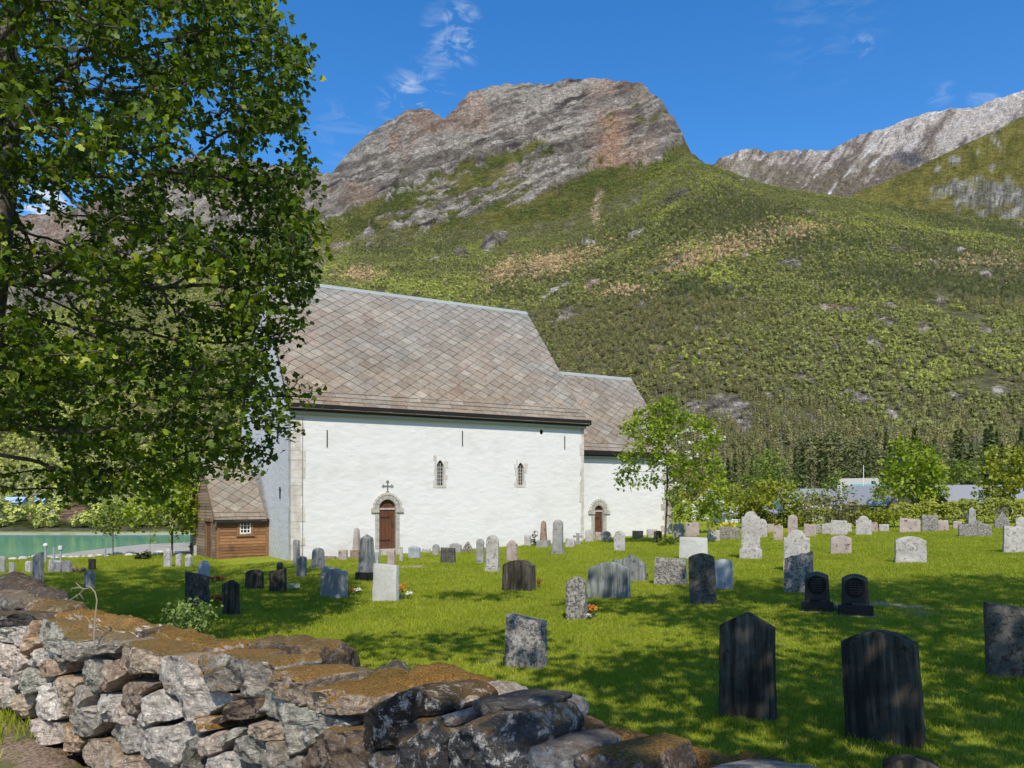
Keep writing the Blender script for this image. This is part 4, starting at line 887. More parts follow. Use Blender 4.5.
def grave(x0, x1, yt, yb, kd, mt, label, rot=-20, tilt=0.0, lean=0.0, th=0.15, rough=0.008, pl=None, cat='gravestone', Y=None):
    """x0..x1, yt, yb: where the stone is seen; the size follows from the distance at which its foot meets the lawn"""
    g = onground((x0+x1)/2, yb); Yd = g.y; wv = (x1-x0)*Yd/F; h = (yb-yt)*Yd/F
    view = math.atan2(g.x, g.y); a = R(rot)+view     # angle between the face and the sight line
    ca, sa = abs(math.cos(a)), abs(math.sin(a)); th = min(th, 0.45*wv)
    w = max(0.12, (wv-th*sa)/max(ca, 0.3)); seed = int(x0*7+yb)
    tt = tops(kd, np.linspace(-1, 1, 41), w, h).max(); h = h*h/tt if tt > 0 else h
    o = empty({'obelisk': 'grave_obelisk', 'cross': 'grave_cross'}.get(kd, 'gravestone'), g, R(rot)); o.rotation_euler = (R(lean), R(tilt), R(rot))
    hp = 0.0
    if pl:
        hp = pl[0]*h; plinth(o, w*pl[1], max(th*1.7, 0.2) if kd != 'obelisk' else w*pl[1]*0.95, hp, GM[pl[2] if len(pl) > 2 else mt], seed)
    if kd == 'obelisk':
        me = shaft_mesh('shaft', w, h-hp, w*0.9, (h-hp)*0.11, 0.32, seed); s = link('shaft', me, GM[mt], o); s.location.z = hp-0.005
        if not pl: s.location.z = -0.1; s.scale.z = (h+0.1)/h
    elif kd == 'pillar':
        me = shaft_mesh('shaft', w, h-hp, min(w*0.8, th*1.6), w*0.35, 0.10, seed, True); s = link('shaft', me, GM[mt], o); s.location.z = hp-0.005
    elif kd == 'cross':
        b = w*0.17; H = h-hp; arms = [(-b, 0), (b, 0), (b*.9, H*.52), (w*.40, H*.52), (w*.5, H*.47), (w*.5, H*.78), (w*.40, H*.73), (b*.9, H*.73), (b*.9, H*.9), (b*1.5, H), (-b*1.5, H), (-b*.9, H*.9), (-b*.9, H*.73), (-w*.4, H*.73), (-w*.5, H*.78), (-w*.5, H*.47), (-w*.4, H*.52), (-b*.9, H*.52)]
        me = MB().prism([(x, -th*.35, z) for x, z in arms], (0, th*.7, 0)).mesh('cross', 0.01); s = link('cross', me, GM[mt], o); s.location.z = hp-.005
    else:
        me = slab_mesh('slab', kd, w, h-hp, th, seed, rough); s = link('slab', me, GM[mt], o); s.location.z = hp-0.003
        if hp:
            co = np.zeros(len(me.vertices)*3, np.float32); me.vertices.foreach_get('co', co); co = co.reshape(-1, 3); co[:, 2] = np.maximum(co[:, 2], 0); me.vertices.foreach_set('co', co.ravel()); me.update()
    o['group'] = GRP; tag(o, label, cat); return o
T = [
 # left edge, near the water
 (0, 6, 556, 573, 'flat', 'g', 'grey headstone cut by the left picture edge above the wall'),
 (9, 15.5, 562, 574, 'slant', 'g', 'low grey stone second from the left picture edge'),
 (25, 32.5, 561, 573, 'flat', 'p', 'small whitish slab just left of the tall grey stone by the wall'),
 (33, 43.5, 552, 584, 'slantl', 'g', 'tall narrow grey headstone just over the wall at far left'),
 (25, 32, 577, 582, 'flat', 'p', 'tiny low pale marker at the foot of the tall grey stone by the wall'),
 (49, 62.5, 559.5, 573, 'slant', 'p', 'broad white slab below the two lanterns by the water'),
 (62.5, 72, 560, 573, 'round', 'g', 'grey slab with flowers at its right side near the water'),
 (88.5, 96, 559, 571, 'flat', 'd', 'dark little stone partly behind the stone topped with light grey'),
 (85, 94, 570, 590, 'pillar', 'o', 'grey pillar with a light cap behind the dry stalk on the wall'),
 (163.5, 172, 548.5, 568, 'gable', 'p', 'tallest of the white stones standing left of the timber porch'),
 (175.5, 182, 553, 567.6, 'slantl', 'p', 'leaning white slab between two white stones left of the porch'),
 (185, 192.5, 554, 567.6, 'should', 'p', 'white stone with stepped top nearest to the porch door'),
 (193.5, 197.5, 545, 556, 'gable', 'p', 'slim white stone in the distance beside the porch gable'),
 (198, 210, 560.6, 581, 'round', 'u', 'blue-grey round-topped stone peeping over a mottled black stone'),
 (185, 209.5, 572, 608, 'slant', 'k', 'big black stone with pale lichen streaks behind the green shrub'),
 (222, 240, 580, 616, 'gable', 'd', 'black pointed stone right of the green shrub'),
 (245, 264, 569.5, 590, 'arch', 'd', 'broad dark slab in the tree shade right of the black pointed stone'),
 (269, 287, 568, 593, 'slantl', 'd', 'dark slab in the tree shade with white plastic flowers beside it'),
 (276, 284, 562, 590, 'round', 'b', 'black rounded stone head rising behind the shaded dark slab'),
 (296, 307, 556, 578, 'arch', 'o', 'grey stone with dark stains standing before the church corner'),
 (312, 324.5, 547.5, 569, 'pillar', 'o', 'slim grey stone on a wider foot right of the church corner', dict(pl=(0.16, 1.5))),
 (293, 300, 539, 567, 'gable', 'g', 'tall grey slab leaning against the church corner'),
 (338, 348, 549.6, 561, 'flat', 'r', 'small square pinkish stone left of the pink obelisk'),
 (324, 337, 556, 560, 'flat', 'n', 'low reddish kerb stone by the church wall'),
 (353, 360.5, 527, 559, 'obelisk', 'r', 'pink obelisk on a reddish base left of the south door', dict(pl=(0.28, 1.5, 'n'))),
 (360, 374, 533.5, 581, 'obelisk', 'o', 'large dark grey obelisk with a black base by the south door', dict(pl=(0.19, 1.22, 'b'), rot=-32)),
 (319.5, 348, 569, 598, 'flat', 'g', 'thick light grey block in the tree shade left of the smooth light slab', dict(th=0.42, rot=-42, tilt=3)),
 (372, 399, 564, 602, 'flat', 'w', 'smooth light grey slab widening upwards with orange flowers at its side', dict(taper=-1, tilt=1)),
 (374, 379, 552, 566, 'flat', 'u', 'narrow blue-grey stone squeezed between dark obelisk and light slab'),
 (387, 396, 549, 566, 'flat', 'r', 'pinkish square stone in front of the south door'),
 (399, 403, 547, 562, 'flat', 'p', 'thin pale post stone at the right foot of the south door'),
 (408, 421, 546, 559, 'arch', 'u', 'bluish grey stone by the wall right of the south door'),
 (422, 431, 548.5, 553.5, 'slant', 'p', 'flat pale stone lying low against the church wall'),
 (432, 440, 544, 556, 'round', 'g', 'grey round-topped stone left of the dark mottled block'),
 (440, 456, 547.5, 564, 'flat', 'k', 'dark mottled low block under the first church window'),
 (449, 462, 543, 553.5, 'arch', 'g', 'pale grey stone behind the dark mottled block'),
 (462, 473.5, 541, 552.5, 'point', 'm', 'broad pointed rough stone below the church wall'),
 (476, 484.5, 538.6, 564, 'round', 'g', 'narrow round-topped grey stone left of a tall lichened one', dict(pl=(0.1, 1.05))),
 (485.5, 499.5, 535, 572.5, 'round', 'p', 'tall pale lichened round-topped stone on a base below the two windows', dict(pl=(0.16, 1.06))),
 (506, 518, 540, 562, 'should', 'r', 'pinkish grey stone with shouldered top behind the black block'),
 (501.5, 536.5, 560, 591.6, 'arch', 'd', 'broad black block with curved top and lighter right end', dict(th=0.3, rot=-30)),
 (524, 531.5, 535, 546.5, 'flat', 'p', 'small ribbed white stone beside the little cypress'),
 (540, 547, 520, 547.6, 'obelisk', 'n', 'brown obelisk on a wide base near the chancel joint', dict(pl=(0.27, 1.85, 'g'))),
 (552.5, 563.5, 519.5, 555, 'pillar', 'g', 'tall grey obelisk on a stepped base before the chancel joint', dict(pl=(0.1, 1.3))),
 (565, 575, 538, 548, 'slant', 'p', 'low pale stone between the tall grey obelisk and the small cross'),
 (573, 582.5, 533, 545, 'cross', 'g', 'small grey stone cross at the foot of the nave corner', dict(pl=(0.25, 0.9))),
 (584.7, 594, 529, 542, 'arch', 'p', 'pale stone just left of the chancel door'),
 (595, 602, 532, 541, 'flat', 'r', 'small pinkish stone in front of the chancel door'),
 (601.5, 611.5, 531, 541.5, 'round', 'g', 'grey rounded stone right of the chancel door'),
 (613.6, 625.5, 531, 551.5, 'round', 'p', 'pale spotted stone with round head in front of the chancel'),
 (632, 643.5, 530.6, 539.5, 'flat', 'n', 'squat brown stone by the chancel wall'),
 (646.5, 657, 529, 538, 'flat', 'p', 'low whitish stone left of the flowering tree'),
 (653.5, 662, 530.6, 543.5, 'arch', 'd', 'small black stone close to the flowering tree trunk'),
 (673, 684.5, 522, 538.5, 'gable', 'g', 'grey pointed stone in front of the chancel corner'),
 (685.5, 699.5, 522, 537, 'flat', 'r', 'pinkish chest-like stone right of the chancel corner', dict(th=.35)),
 (707, 720, 530, 541, 'flat', 'p', 'pale low stone behind the light slab near the flowering tree'),
 (679, 708, 537, 559.5, 'flat', 'w', 'wide smooth light slab right of the flowering tree'),
 (653.5, 687, 558, 585.5, 'flat', 'm', 'broad rough block densely spotted with lichen in mid lawn', dict(th=.25, rough=.02, tilt=1)),
 (690.6, 717, 553, 605, 'arch', 'k', 'tall dark lichened stone overlapping a blue-grey slab', dict(rough=.015, tilt=-3, rot=-14)),
 (714, 733, 559, 590, 'arch', 'u', 'pale blue-grey slab half hidden by the tall dark stone'),
 (612, 646.5, 555, 581.6, 'wave', 'o', 'dark grey stone with a wavy hump-shaped top', dict(th=.22)),
 (587, 631, 562, 599, 'arch', 'e', 'wide greenish grey streaked slab in mid lawn', dict(th=.18)),
 (565, 587.7, 577, 620.5, 'round', 'm', 'small round-topped mottled stone with orange flowers beside it', dict(th=.2, rough=.016)),
 (504, 548, 615, 667, 'slant', 'm', 'squat speckled brownish block nearest to the wall', dict(th=.3, rough=.016, rot=-24)),
 (719, 776, 612, 718, 'gable', 'd', 'large dark headstone with slanted shoulders in the right foreground', dict(th=.18, rot=-30)),
 (848, 922.5, 631, 742, 'arch', 'd', 'large dark headstone leaning left in the lower right foreground', dict(th=.19, tilt=-3.5, rot=-41)),
 (989, 1034, 601, 677, 'slant', 'k', 'dark patchy stone cut by the right picture edge', dict(tilt=-3, rot=-14)),
 (884, 942, 790, 850, 'arch', 'd', 'dark stone whose top just shows at the bottom picture edge', dict(th=.16)),
 (741.6, 760, 511, 559.5, 'should', 'p', 'tall white shouldered stone on a white base', dict(pl=(0.22, 1.18), th=.2)),
 (719, 740, 526, 540, 'slant', 'm', 'low mottled stone left of the tall white shouldered stone'),
 (757.6, 767, 518.7, 538, 'round', 'p', 'white rounded stone just right of the tall white shouldered stone'),
 (773.5, 783, 524, 540.5, 'gable', 'r', 'pinkish pointed stone left of the two-piece stone'),
 (788, 797.5, 514.5, 541, 'round', 'r', 'brownish round head rising behind the white stone with a rusty stain'),
 (784, 809.5, 529.5, 572, 'should', 'p', 'white stone with a rusty stain behind the slanting grey stone', dict(th=.15)),
 (784.5, 813, 551, 593.5, 'broken', 'm', 'grey speckled stone with a slanting top beside the black pair', dict(th=.2, rough=.012)),
 (804, 816, 524, 537, 'flat', 'r', 'pinkish square stone behind the white stained one'),
 (822, 831, 522.5, 534.5, 'slantl', 'p', 'small white stone left of the wide white one before the hedge'),
 (831, 847, 520, 535.5, 'flat', 'p', 'wide white stone before the hedge above a pale arched stone'),
 (847, 851.5, 523, 532.5, 'flat', 'p', 'narrow white stone attached right of the wide white stone'),
 (831, 851, 535, 554.5, 'arch', 'r', 'pale pinkish arched stone alone on the lawn right of the black pair'),
 (856, 871, 515.5, 535.5, 'should', 'p', 'white stone with a round knob top before the hedge'),
 (871, 877.5, 522, 532.5, 'arch', 'r', 'small pinkish stone next to the white knob-topped stone'),
 (879, 888.5, 524, 532, 'flat', 'p', 'small square bright white stone before the hedge'),
 (900, 919.5, 517.7, 532.5, 'slant', 'r', 'wide pinkish stone behind the squarish spotted block'),
 (922, 937.6, 515, 532, 'flat', 'm', 'squarish pale mottled stone in the hedge row'),
 (938, 948, 520, 531.5, 'flat', 'r', 'low pinkish stone right of the squarish mottled one'),
 (953, 961.5, 521, 529.5, 'flat', 'r', 'little pinkish stone left of the double stone with an obelisk behind'),
 (967.5, 976, 507, 529.5, 'obelisk', 'g', 'slim grey obelisk rising behind the wide double stone'),
 (960, 990, 521, 537, 'wave', 'm', 'wide mottled double stone in front of the slim obelisk', dict(th=.2)),
 (995, 1008.6, 511, 528.5, 'point', 'm', 'mottled stone with a pointed tip by the right end of the hedge'),
 (1016, 1027, 517, 531, 'arch', 'p', 'white stone behind the big pale one at the right picture edge'),
 (1004.5, 1034, 526, 553.5, 'flat', 'p', 'big pale spotted slab cut by the right picture edge', dict(rot=-12)),
 (767, 774, 524, 531.5, 'flat', 'r', 'low pinkish stone beside the white rounded stone in the back row'),
 (816, 820.5, 524, 533, 'arch', 'g', 'thin grey stone right of the pinkish square one in the back row'),
 (895.5, 925, 536, 563.5, 'arch', 'p', 'squarish pale block with dark spots alone on the right lawn', dict(th=.3, rough=.015)),
]
GV = {}
for row in T:
    kw = dict(row[7]) if len(row) > 7 else {}; tp = kw.pop('taper', None)
    GV[row[6]] = grave(*row[:7], **kw)
# the black pair: slab on a broad base, an oval panel with worn lines of lettering
def blackpair(x0, x1, yt, yb, label):
    g = onground((x0+x1)/2, yb); Yd = g.y; wv = (x1-x0)*Yd/F; h = (yb-yt)*Yd/F; rot = R(-24); o = empty('gravestone', g, rot); o['group'] = GRP; tag(o, label, 'gravestone')
    w = wv*0.98; o.rotation_euler = (0, R(-1.5), rot)
    MB().box((-w*.53, -.17, -.2), (w*.53, .17, .035)).build('foot_slab', GM['g'], o, .01)
    ba = MB().box((-w*.47, -.12, .03), (w*.47, .12, h*.29)).build('base', GM['b'], o, .015)
    me = slab_mesh('slab', 'arch', w*.76, h*.715, .13, int(x0), .001, .06); s = link('slab', me, GM['b'], o); s.location.z = h*.285
    co = np.zeros(len(me.vertices)*3, np.float32); me.vertices.foreach_get('co', co); co = co.reshape(-1, 3); co[:, 2] = np.maximum(co[:, 2], 0); me.vertices.foreach_set('co', co.ravel()); me.update()
    pz = h*.40; pa = MB().prism([(w*.27*math.cos(k*math.pi/14), -.072, pz+h*.235*math.sin(k*math.pi/14)) for k in range(28)], (0, .03, 0)).build('oval_panel', m_panel, s, .004)
    m = MB(); r = random.Random(int(x0))
    for i in range(6):
        z = pz+h*(.13-.055*i); q = w*.17*(1-abs(i-2.5)*.08); x = -q
        while x < q: l = r.uniform(.015, .045); m.box((x, -.077, z), (min(x+l, q), -.06, z+.014)); x += l+.014
    m.build('inscription', simple('gilt_letters', (0.055, 0.05, 0.042), 0.5), pa)
    m = MB(); x = -w*.25
    while x < w*.22: l = r.uniform(.02, .05); m.box((x, -.124, h*.17), (x+l, -.10, h*.185)); x += l+.02
    m.build('inscription', m_incis, ba)
blackpair(801.5, 834, 572, 613, 'left one of two black polished headstones with oval panels')
blackpair(838, 873.5, 574, 617, 'right one of two black polished headstones with oval panels')
# flowers and small things by the graves
m_fo = leafmat('orange_petal', (0.55, 0.16, 0.02), (0.75, 0.30, 0.06), 0.3); m_fw = leafmat('white_petal', (0.6, 0.58, 0.52), (0.8, 0.78, 0.74), 0.3); m_fp = leafmat('pink_petal', (0.5, 0.15, 0.22), (0.7, 0.4, 0.45), 0.3); m_fr = leafmat('red_petal', (0.22, 0.02, 0.015), (0.4, 0.06, 0.03), 0.3); m_fy = leafmat('yellow_petal', (0.55, 0.45, 0.02), (0.7, 0.6, 0.05), 0.3)
m_pot = simple('flower_pot', (0.05, 0.05, 0.05), 0.7)
def flowers(px, py, w, h, pm, label, pot=True, wide=1.0, greens=True):
    g = onground(px, py); k = g.y/F; w *= k; h *= k; o = empty('flower_pot' if pot else 'grave_flowers', g); tag(o, label, 'flowers')
    n = 60; q = sample_blobs([(0, 0, h*.75, w*.5*wide, w*.4, h*.28)], n, 0, 1, int(px)); V, Fq = cards(q, rng.normal(size=(n, 3))+np.array([0, -.4, .8]), max(w*.22, .035), .9, .1)
    link('blossoms', mesh_np('blossoms', V, Fq, False, {'v': ('FLOAT', np.repeat(rng.random(n), 4))}), pm, o)
    if greens:
        q = sample_blobs([(0, 0, h*.45, w*.45*wide, w*.4, h*.35)], 70, 0, 1, int(px)+1); V, Fq = cards(q, rng.normal(size=(70, 3))+np.array([0, 0, .5]), max(w*.25, .04), .5, .1)
        link('leaves', mesh_np('leaves', V, Fq, False, {'v': ('FLOAT', np.repeat(rng.random(70), 4))}), m_lf_mid, o)
    if pot: MB().prism([(w*.28*math.cos(a*math.pi/5), w*.28*math.sin(a*math.pi/5), -.02) for a in range(10)], (0, 0, h*.4)).build('pot', m_pot, o, .005)
flowers(402, 601, 9, 18, m_fo, 'orange flowers in a dark pot right of the smooth light slab')
flowers(409, 600.5, 8, 9, m_fw, 'white flowers and pebbles beside the pot of orange flowers', False)
flowers(592, 619, 13, 15, m_fo, 'orange flowers beside the small round-topped mottled stone')
flowers(588.5, 621, 7, 7, m_fw, 'small white flowers in front of the orange ones by the mottled stone', False)
flowers(351, 597, 7, 10, m_fo, 'orange flowers right of the thick light block', True)
flowers(358, 596, 9, 8, m_fw, 'pale flowers and pebbles right of the thick light block', False)
flowers(293, 591, 12, 7, m_fw, 'white plastic flowers by the shaded dark slab', True, 1.3, False)
flowers(218, 607, 12, 12, m_fr, 'reddish heather between the two black stones behind the shrub', False)
flowers(75, 574, 8, 7, m_fp, 'pink flowers right of the grey slab near the water', False)
flowers(83, 573.5, 7, 6, m_fp, 'second bunch of pink flowers near the grey pillar', False)
flowers(539, 589, 5, 10, m_fr, 'small dark red plant at the right end of the black block', True)
flowers(218, 582.5, 13, 6, m_fr, 'dark low plant pot in the tree shade behind the black pointed stone', True, 1.2)
flowers(728, 536, 16, 14, m_fy, 'yellow flowering little bush near the chancel end', False)
flowers(646, 581, 5, 8, m_fr, 'dark little plant at the right of the wavy dark stone', True)
flowers(836, 612, 4, 8, m_fw, 'whitish dried flowers between the two black headstones', False)
# lanterns on posts by the water
m_lampw = simple('lamp_globe', (0.5, 0.51, 0.5), 0.3, 0.05); m_steel = simple('grey_steel', (0.28, 0.29, 0.30), 0.5)
def lantern(px, yt, yb, box, label):
    g = onground(px, yb); k = g.y/F; H = (yb-yt)*k; o = empty('lamp_post', g); tag(o, label, 'lamp post')
    MB().tube([(0, 0, -.1), (0, 0, H*.72)], .045, 8).build('post', m_steel, o)
    if box: MB().box((-2*k, -2*k, H*.72), (2*k, 2*k, H)).build('lamp_head', m_lampw, o, .03)
    else:
        bm = bmesh.new(); bmesh.ops.create_uvsphere(bm, u_segments=14, v_segments=10, radius=2.4*k); me = bpy.data.meshes.new('globe'); bm.to_mesh(me); bm.free(); sharp(me, 60); q = link('globe', me, m_lampw, o); q.location.z = H-2.4*k
        MB().tube([(0, 0, H*.70), (0, 0, H-4.2*k)], .07, 8).build('collar', m_steel, o)
lantern(45.5, 543, 563, False, 'white globe lamp on a post by the water')
lantern(60.8, 545.5, 562, True, 'white box lamp on a post by the water')
for px, yt, yb, lb in ((54, 547.5, 560, 'thin grey post between the two lamps by the water'), (105, 548, 558, 'grey post by the shore left of the small tree')):
    g = onground(px, yb); H = (yb-yt)*g.y/F; tag(MB().tube([(0, 0, -.1), (0, 0, H)], .05, 7).build('shore_post', m_steel, None, 0, g), lb, 'post')
g = onground(191, 556); k = g.y/F; m = MB().box((-.05, -.04, -.1), (.05, .04, 13*k)).box((-2.2*k, -.04, 8.5*k), (2.2*k, .04, 10*k)); tag(m.build('iron_cross', m_iron, None, 0, g), 'thin black iron grave cross left of the porch', 'grave cross')
# iron-red benches and tables by the chancel end seen as a dark low chest
# ------------------------------------------------------------------ the dry stone wall in front
def wall_at(px, py, d=0.0):       # (along, z) of what is seen at a pixel, on the upright plane d behind the wall's face
    u = (px-512)/F; Y = (WP@WN+d)/(u*WN[0]+WN[1]); P = np.array([u*Y, Y]); return float((P-WP)@WD), ZC+(HZ-py)/F*Y
def wall_xyz(a, z, w):            # along, up, out of the face -> world
    return np.stack([WP[0]+a*WD[0]-w*WN[0], WP[1]+a*WD[1]-w*WN[1], z], -1)
t = NT('field_stone'); p = t.pos(); tone = t.attr('tone', 'Color'); dk = t.attr('dark'); ms = t.attr('moss')
n = t.noise(p, 7, 8, 0.72); f = t.noise(p, 30, 8, 0.8); st = t.noise(t.mapv(p, (6, 6, 22), (0, R(-38), R(43))), 1.4, 6, 0.65, 0.5)
c = t.mix(t.rng(n, 0.3, 0.7, 0.0, 1.0), tone, t.mix(1.0, tone, (0.62, 0.58, 0.55), 'MULTIPLY'))
c = t.mix(t.rng(st, 0.40, 0.62, 0.55, 0.0), c, t.mix(1.0, tone, (0.40, 0.37, 0.35), 'MULTIPLY')); c = t.mix(t.rng(f, 0.48, 0.66, 0, 0.85), c, t.mix(1.0, tone, (1.55, 1.5, 1.42), 'MULTIPLY')); c = t.mix(t.rng(f, 0.46, 0.34, 0, 0.8), c, (0.06, 0.052, 0.045))
l = t.noise(p, 16, 7, 0.78, 0.6); l2 = t.noise(p, 9, 6, 0.7, 0.8)
c = t.mix(t.rng(l, 0.55, 0.63, 0, 0.8), c, (0.53, 0.52, 0.47)); c = t.mix(t.math('MULTIPLY', t.rng(l2, 0.62, 0.57), t.math('MULTIPLY', dk, 0.95)), c, (0.020, 0.016, 0.013)); c = t.mix(t.rng(l2, 0.66, 0.72, 0, 0.8), c, (0.20, 0.125, 0.075))
l3 = t.noise(p, 13, 8, 0.8, 0.2); c = t.mix(t.math('MULTIPLY', t.rng(l3, 0.53, 0.60), t.rng(dk, 0.55, 0.9, 0, .9)), c, (0.50, 0.48, 0.44))
y = t.noise(p, 5.0, 5, 0.7); c = t.mix(t.rng(y, 0.70, 0.74, 0, 0.8), c, (0.26, 0.18, 0.03))
nz_ = t.sepz(t.n('ShaderNodeNewGeometry').outputs['Normal']); mn = t.noise(p, 6.5, 6, 0.7, 0.5); mm = t.math('ADD', t.math('MULTIPLY', nz_, 0.55), t.math('MULTIPLY', mn, 0.9)); mm = t.math('MULTIPLY', t.rng(mm, 0.70, 0.86), ms)
fz_ = t.noise(p, 110, 5, 0.8); m3 = t.noise(p, 3.2, 5, 0.6)
mc = t.mix(t.rng(m3, 0.35, 0.62), (0.56, 0.29, 0.07), (0.36, 0.23, 0.055)); mc = t.mix(t.rng(mn, 0.55, 0.7, 0, 0.7), mc, (0.60, 0.38, 0.17)); mc = t.mix(t.rng(fz_, 0.40, 0.58, 0.75, 0), mc, (0.05, 0.028, 0.010)); mc = t.mix(t.rng(t.noise(p, 24, 6, 0.75), 0.54, 0.72, 0, 0.7), mc, (0.14, 0.075, 0.025)); c = t.mix(mm, c, mc)
h = t.math('ADD', t.math('ADD', n, t.math('MULTIPLY', st, 0.9)), t.math('ADD', t.math('MULTIPLY', f, 0.45), t.math('MULTIPLY', t.math('MULTIPLY', fz_, mm), 0.9)))
m_field = t.fin(c, 0.92, t.bump(h, 1.0, 0.03), 0.15)
TONES = {'g': (0.35, 0.32, 0.27), 'p': (0.48, 0.40, 0.335), 'e': (0.325, 0.315, 0.26), 'w': (0.52, 0.48, 0.42), 'b': (0.28, 0.21, 0.155), 'o': (0.40, 0.28, 0.19), 'd': (0.10, 0.092, 0.085), 'u': (0.20, 0.22, 0.245), 't': (0.40, 0.32, 0.24)}
def rock_face(pl, tone, dark, moss, bulge, seed, shrink=1.05):
    """one stone of the face: ring mesh from its outline (along, z); returns world verts, quads and attributes"""
    r = np.random.default_rng(seed); pl = np.array(pl); c = pl.mean(0); n = 88
    # walk the outline, rounding the corners a little
    q = np.concatenate([pl, pl[:1]]); d = np.concatenate([[0], np.cumsum(np.linalg.norm(np.diff(q, axis=0), axis=1))]); s = np.linspace(0, d[-1], n, endpoint=False)
    ring = np.stack([np.interp(s, d, q[:, k]) for k in (0, 1)], 1)
    for _ in range(1): ring = 0.25*np.roll(ring, 1, 0)+0.5*ring+0.25*np.roll(ring, -1, 0)
    ring = c+(ring-c)*shrink
    size = math.sqrt(max(1e-4, 0.5*abs(np.sum(pl[:, 0]*np.roll(pl[:, 1], -1)-pl[:, 1]*np.roll(pl[:, 0], -1)))))
    prof = [(0.86, -0.26), (0.97, -0.15), (1.0, -0.07), (1.0, -0.035), (0.99, -0.014), (0.97, 0.0), (0.94, 0.008), (0.90, 0.014)]+[(x, 0.018) for x in (0.84, 0.77, 0.69, 0.61, 0.53, 0.45, 0.37, 0.29, 0.21, 0.13, 0.06, 0.0)]
    R_ = []; Wd = []
    for sc_, w in prof: R_.append(c+(ring-c)*sc_); Wd.append(np.full(n, w))
    P = np.concatenate(R_); w = np.concatenate(Wd); inner = np.concatenate([np.full(n, x[0]) for x in prof])
    rad = np.sqrt(np.clip(1-inner**2, 0, 1)); w = np.where(w > -0.02, w+bulge*size*rad, w)
    for k in range(8):                                         # broken facets
        g = r.normal(size=2)*0.22; off = bulge*size*r.uniform(0.6, 1.0)+0.02; lim = off+((P-c)@g); w = np.where(w > -0.02, np.minimum(w, np.maximum(lim, -0.03)), w)
    tl = r.normal(size=2)*0.05; w = w+np.where(w > -0.05, (P-c)@tl, 0)+r.uniform(-.010, .014)
    a, z = P[:, 0], P[:, 1]; sd_ = seed*1.7
    disp = 0.018*fbm(a*7+sd_, z*7, w*7, 5, seed)+0.022*ridged(a*9+z*6+sd_, z*14-a*7, 4, seed+3)+0.006*fbm(a*50, z*50, w*50, 3, seed)
    w = w+np.where(w > -0.06, disp, 0); a = a+0.010*fbm(z*12+sd_, w*12, a*12, 4, seed+7)*(inner > .8); z = z+0.010*fbm(a*12+sd_, w*12, z*12, 4, seed+9)*(inner > .8)
    k = len(prof); I = np.arange(k*n).reshape(k, n); Fc = np.stack([I[:-1], np.roll(I[:-1], -1, 1), np.roll(I[1:], -1, 1), I[1:]], -1).reshape(-1, 4)
    tn = np.array(TONES[tone])*(1.14+0.28*r.random()); m = len(a)
    return wall_xyz(a, z, w), Fc, np.tile([*tn, 1], (m, 1)), np.full(m, dark), np.full(m, moss)
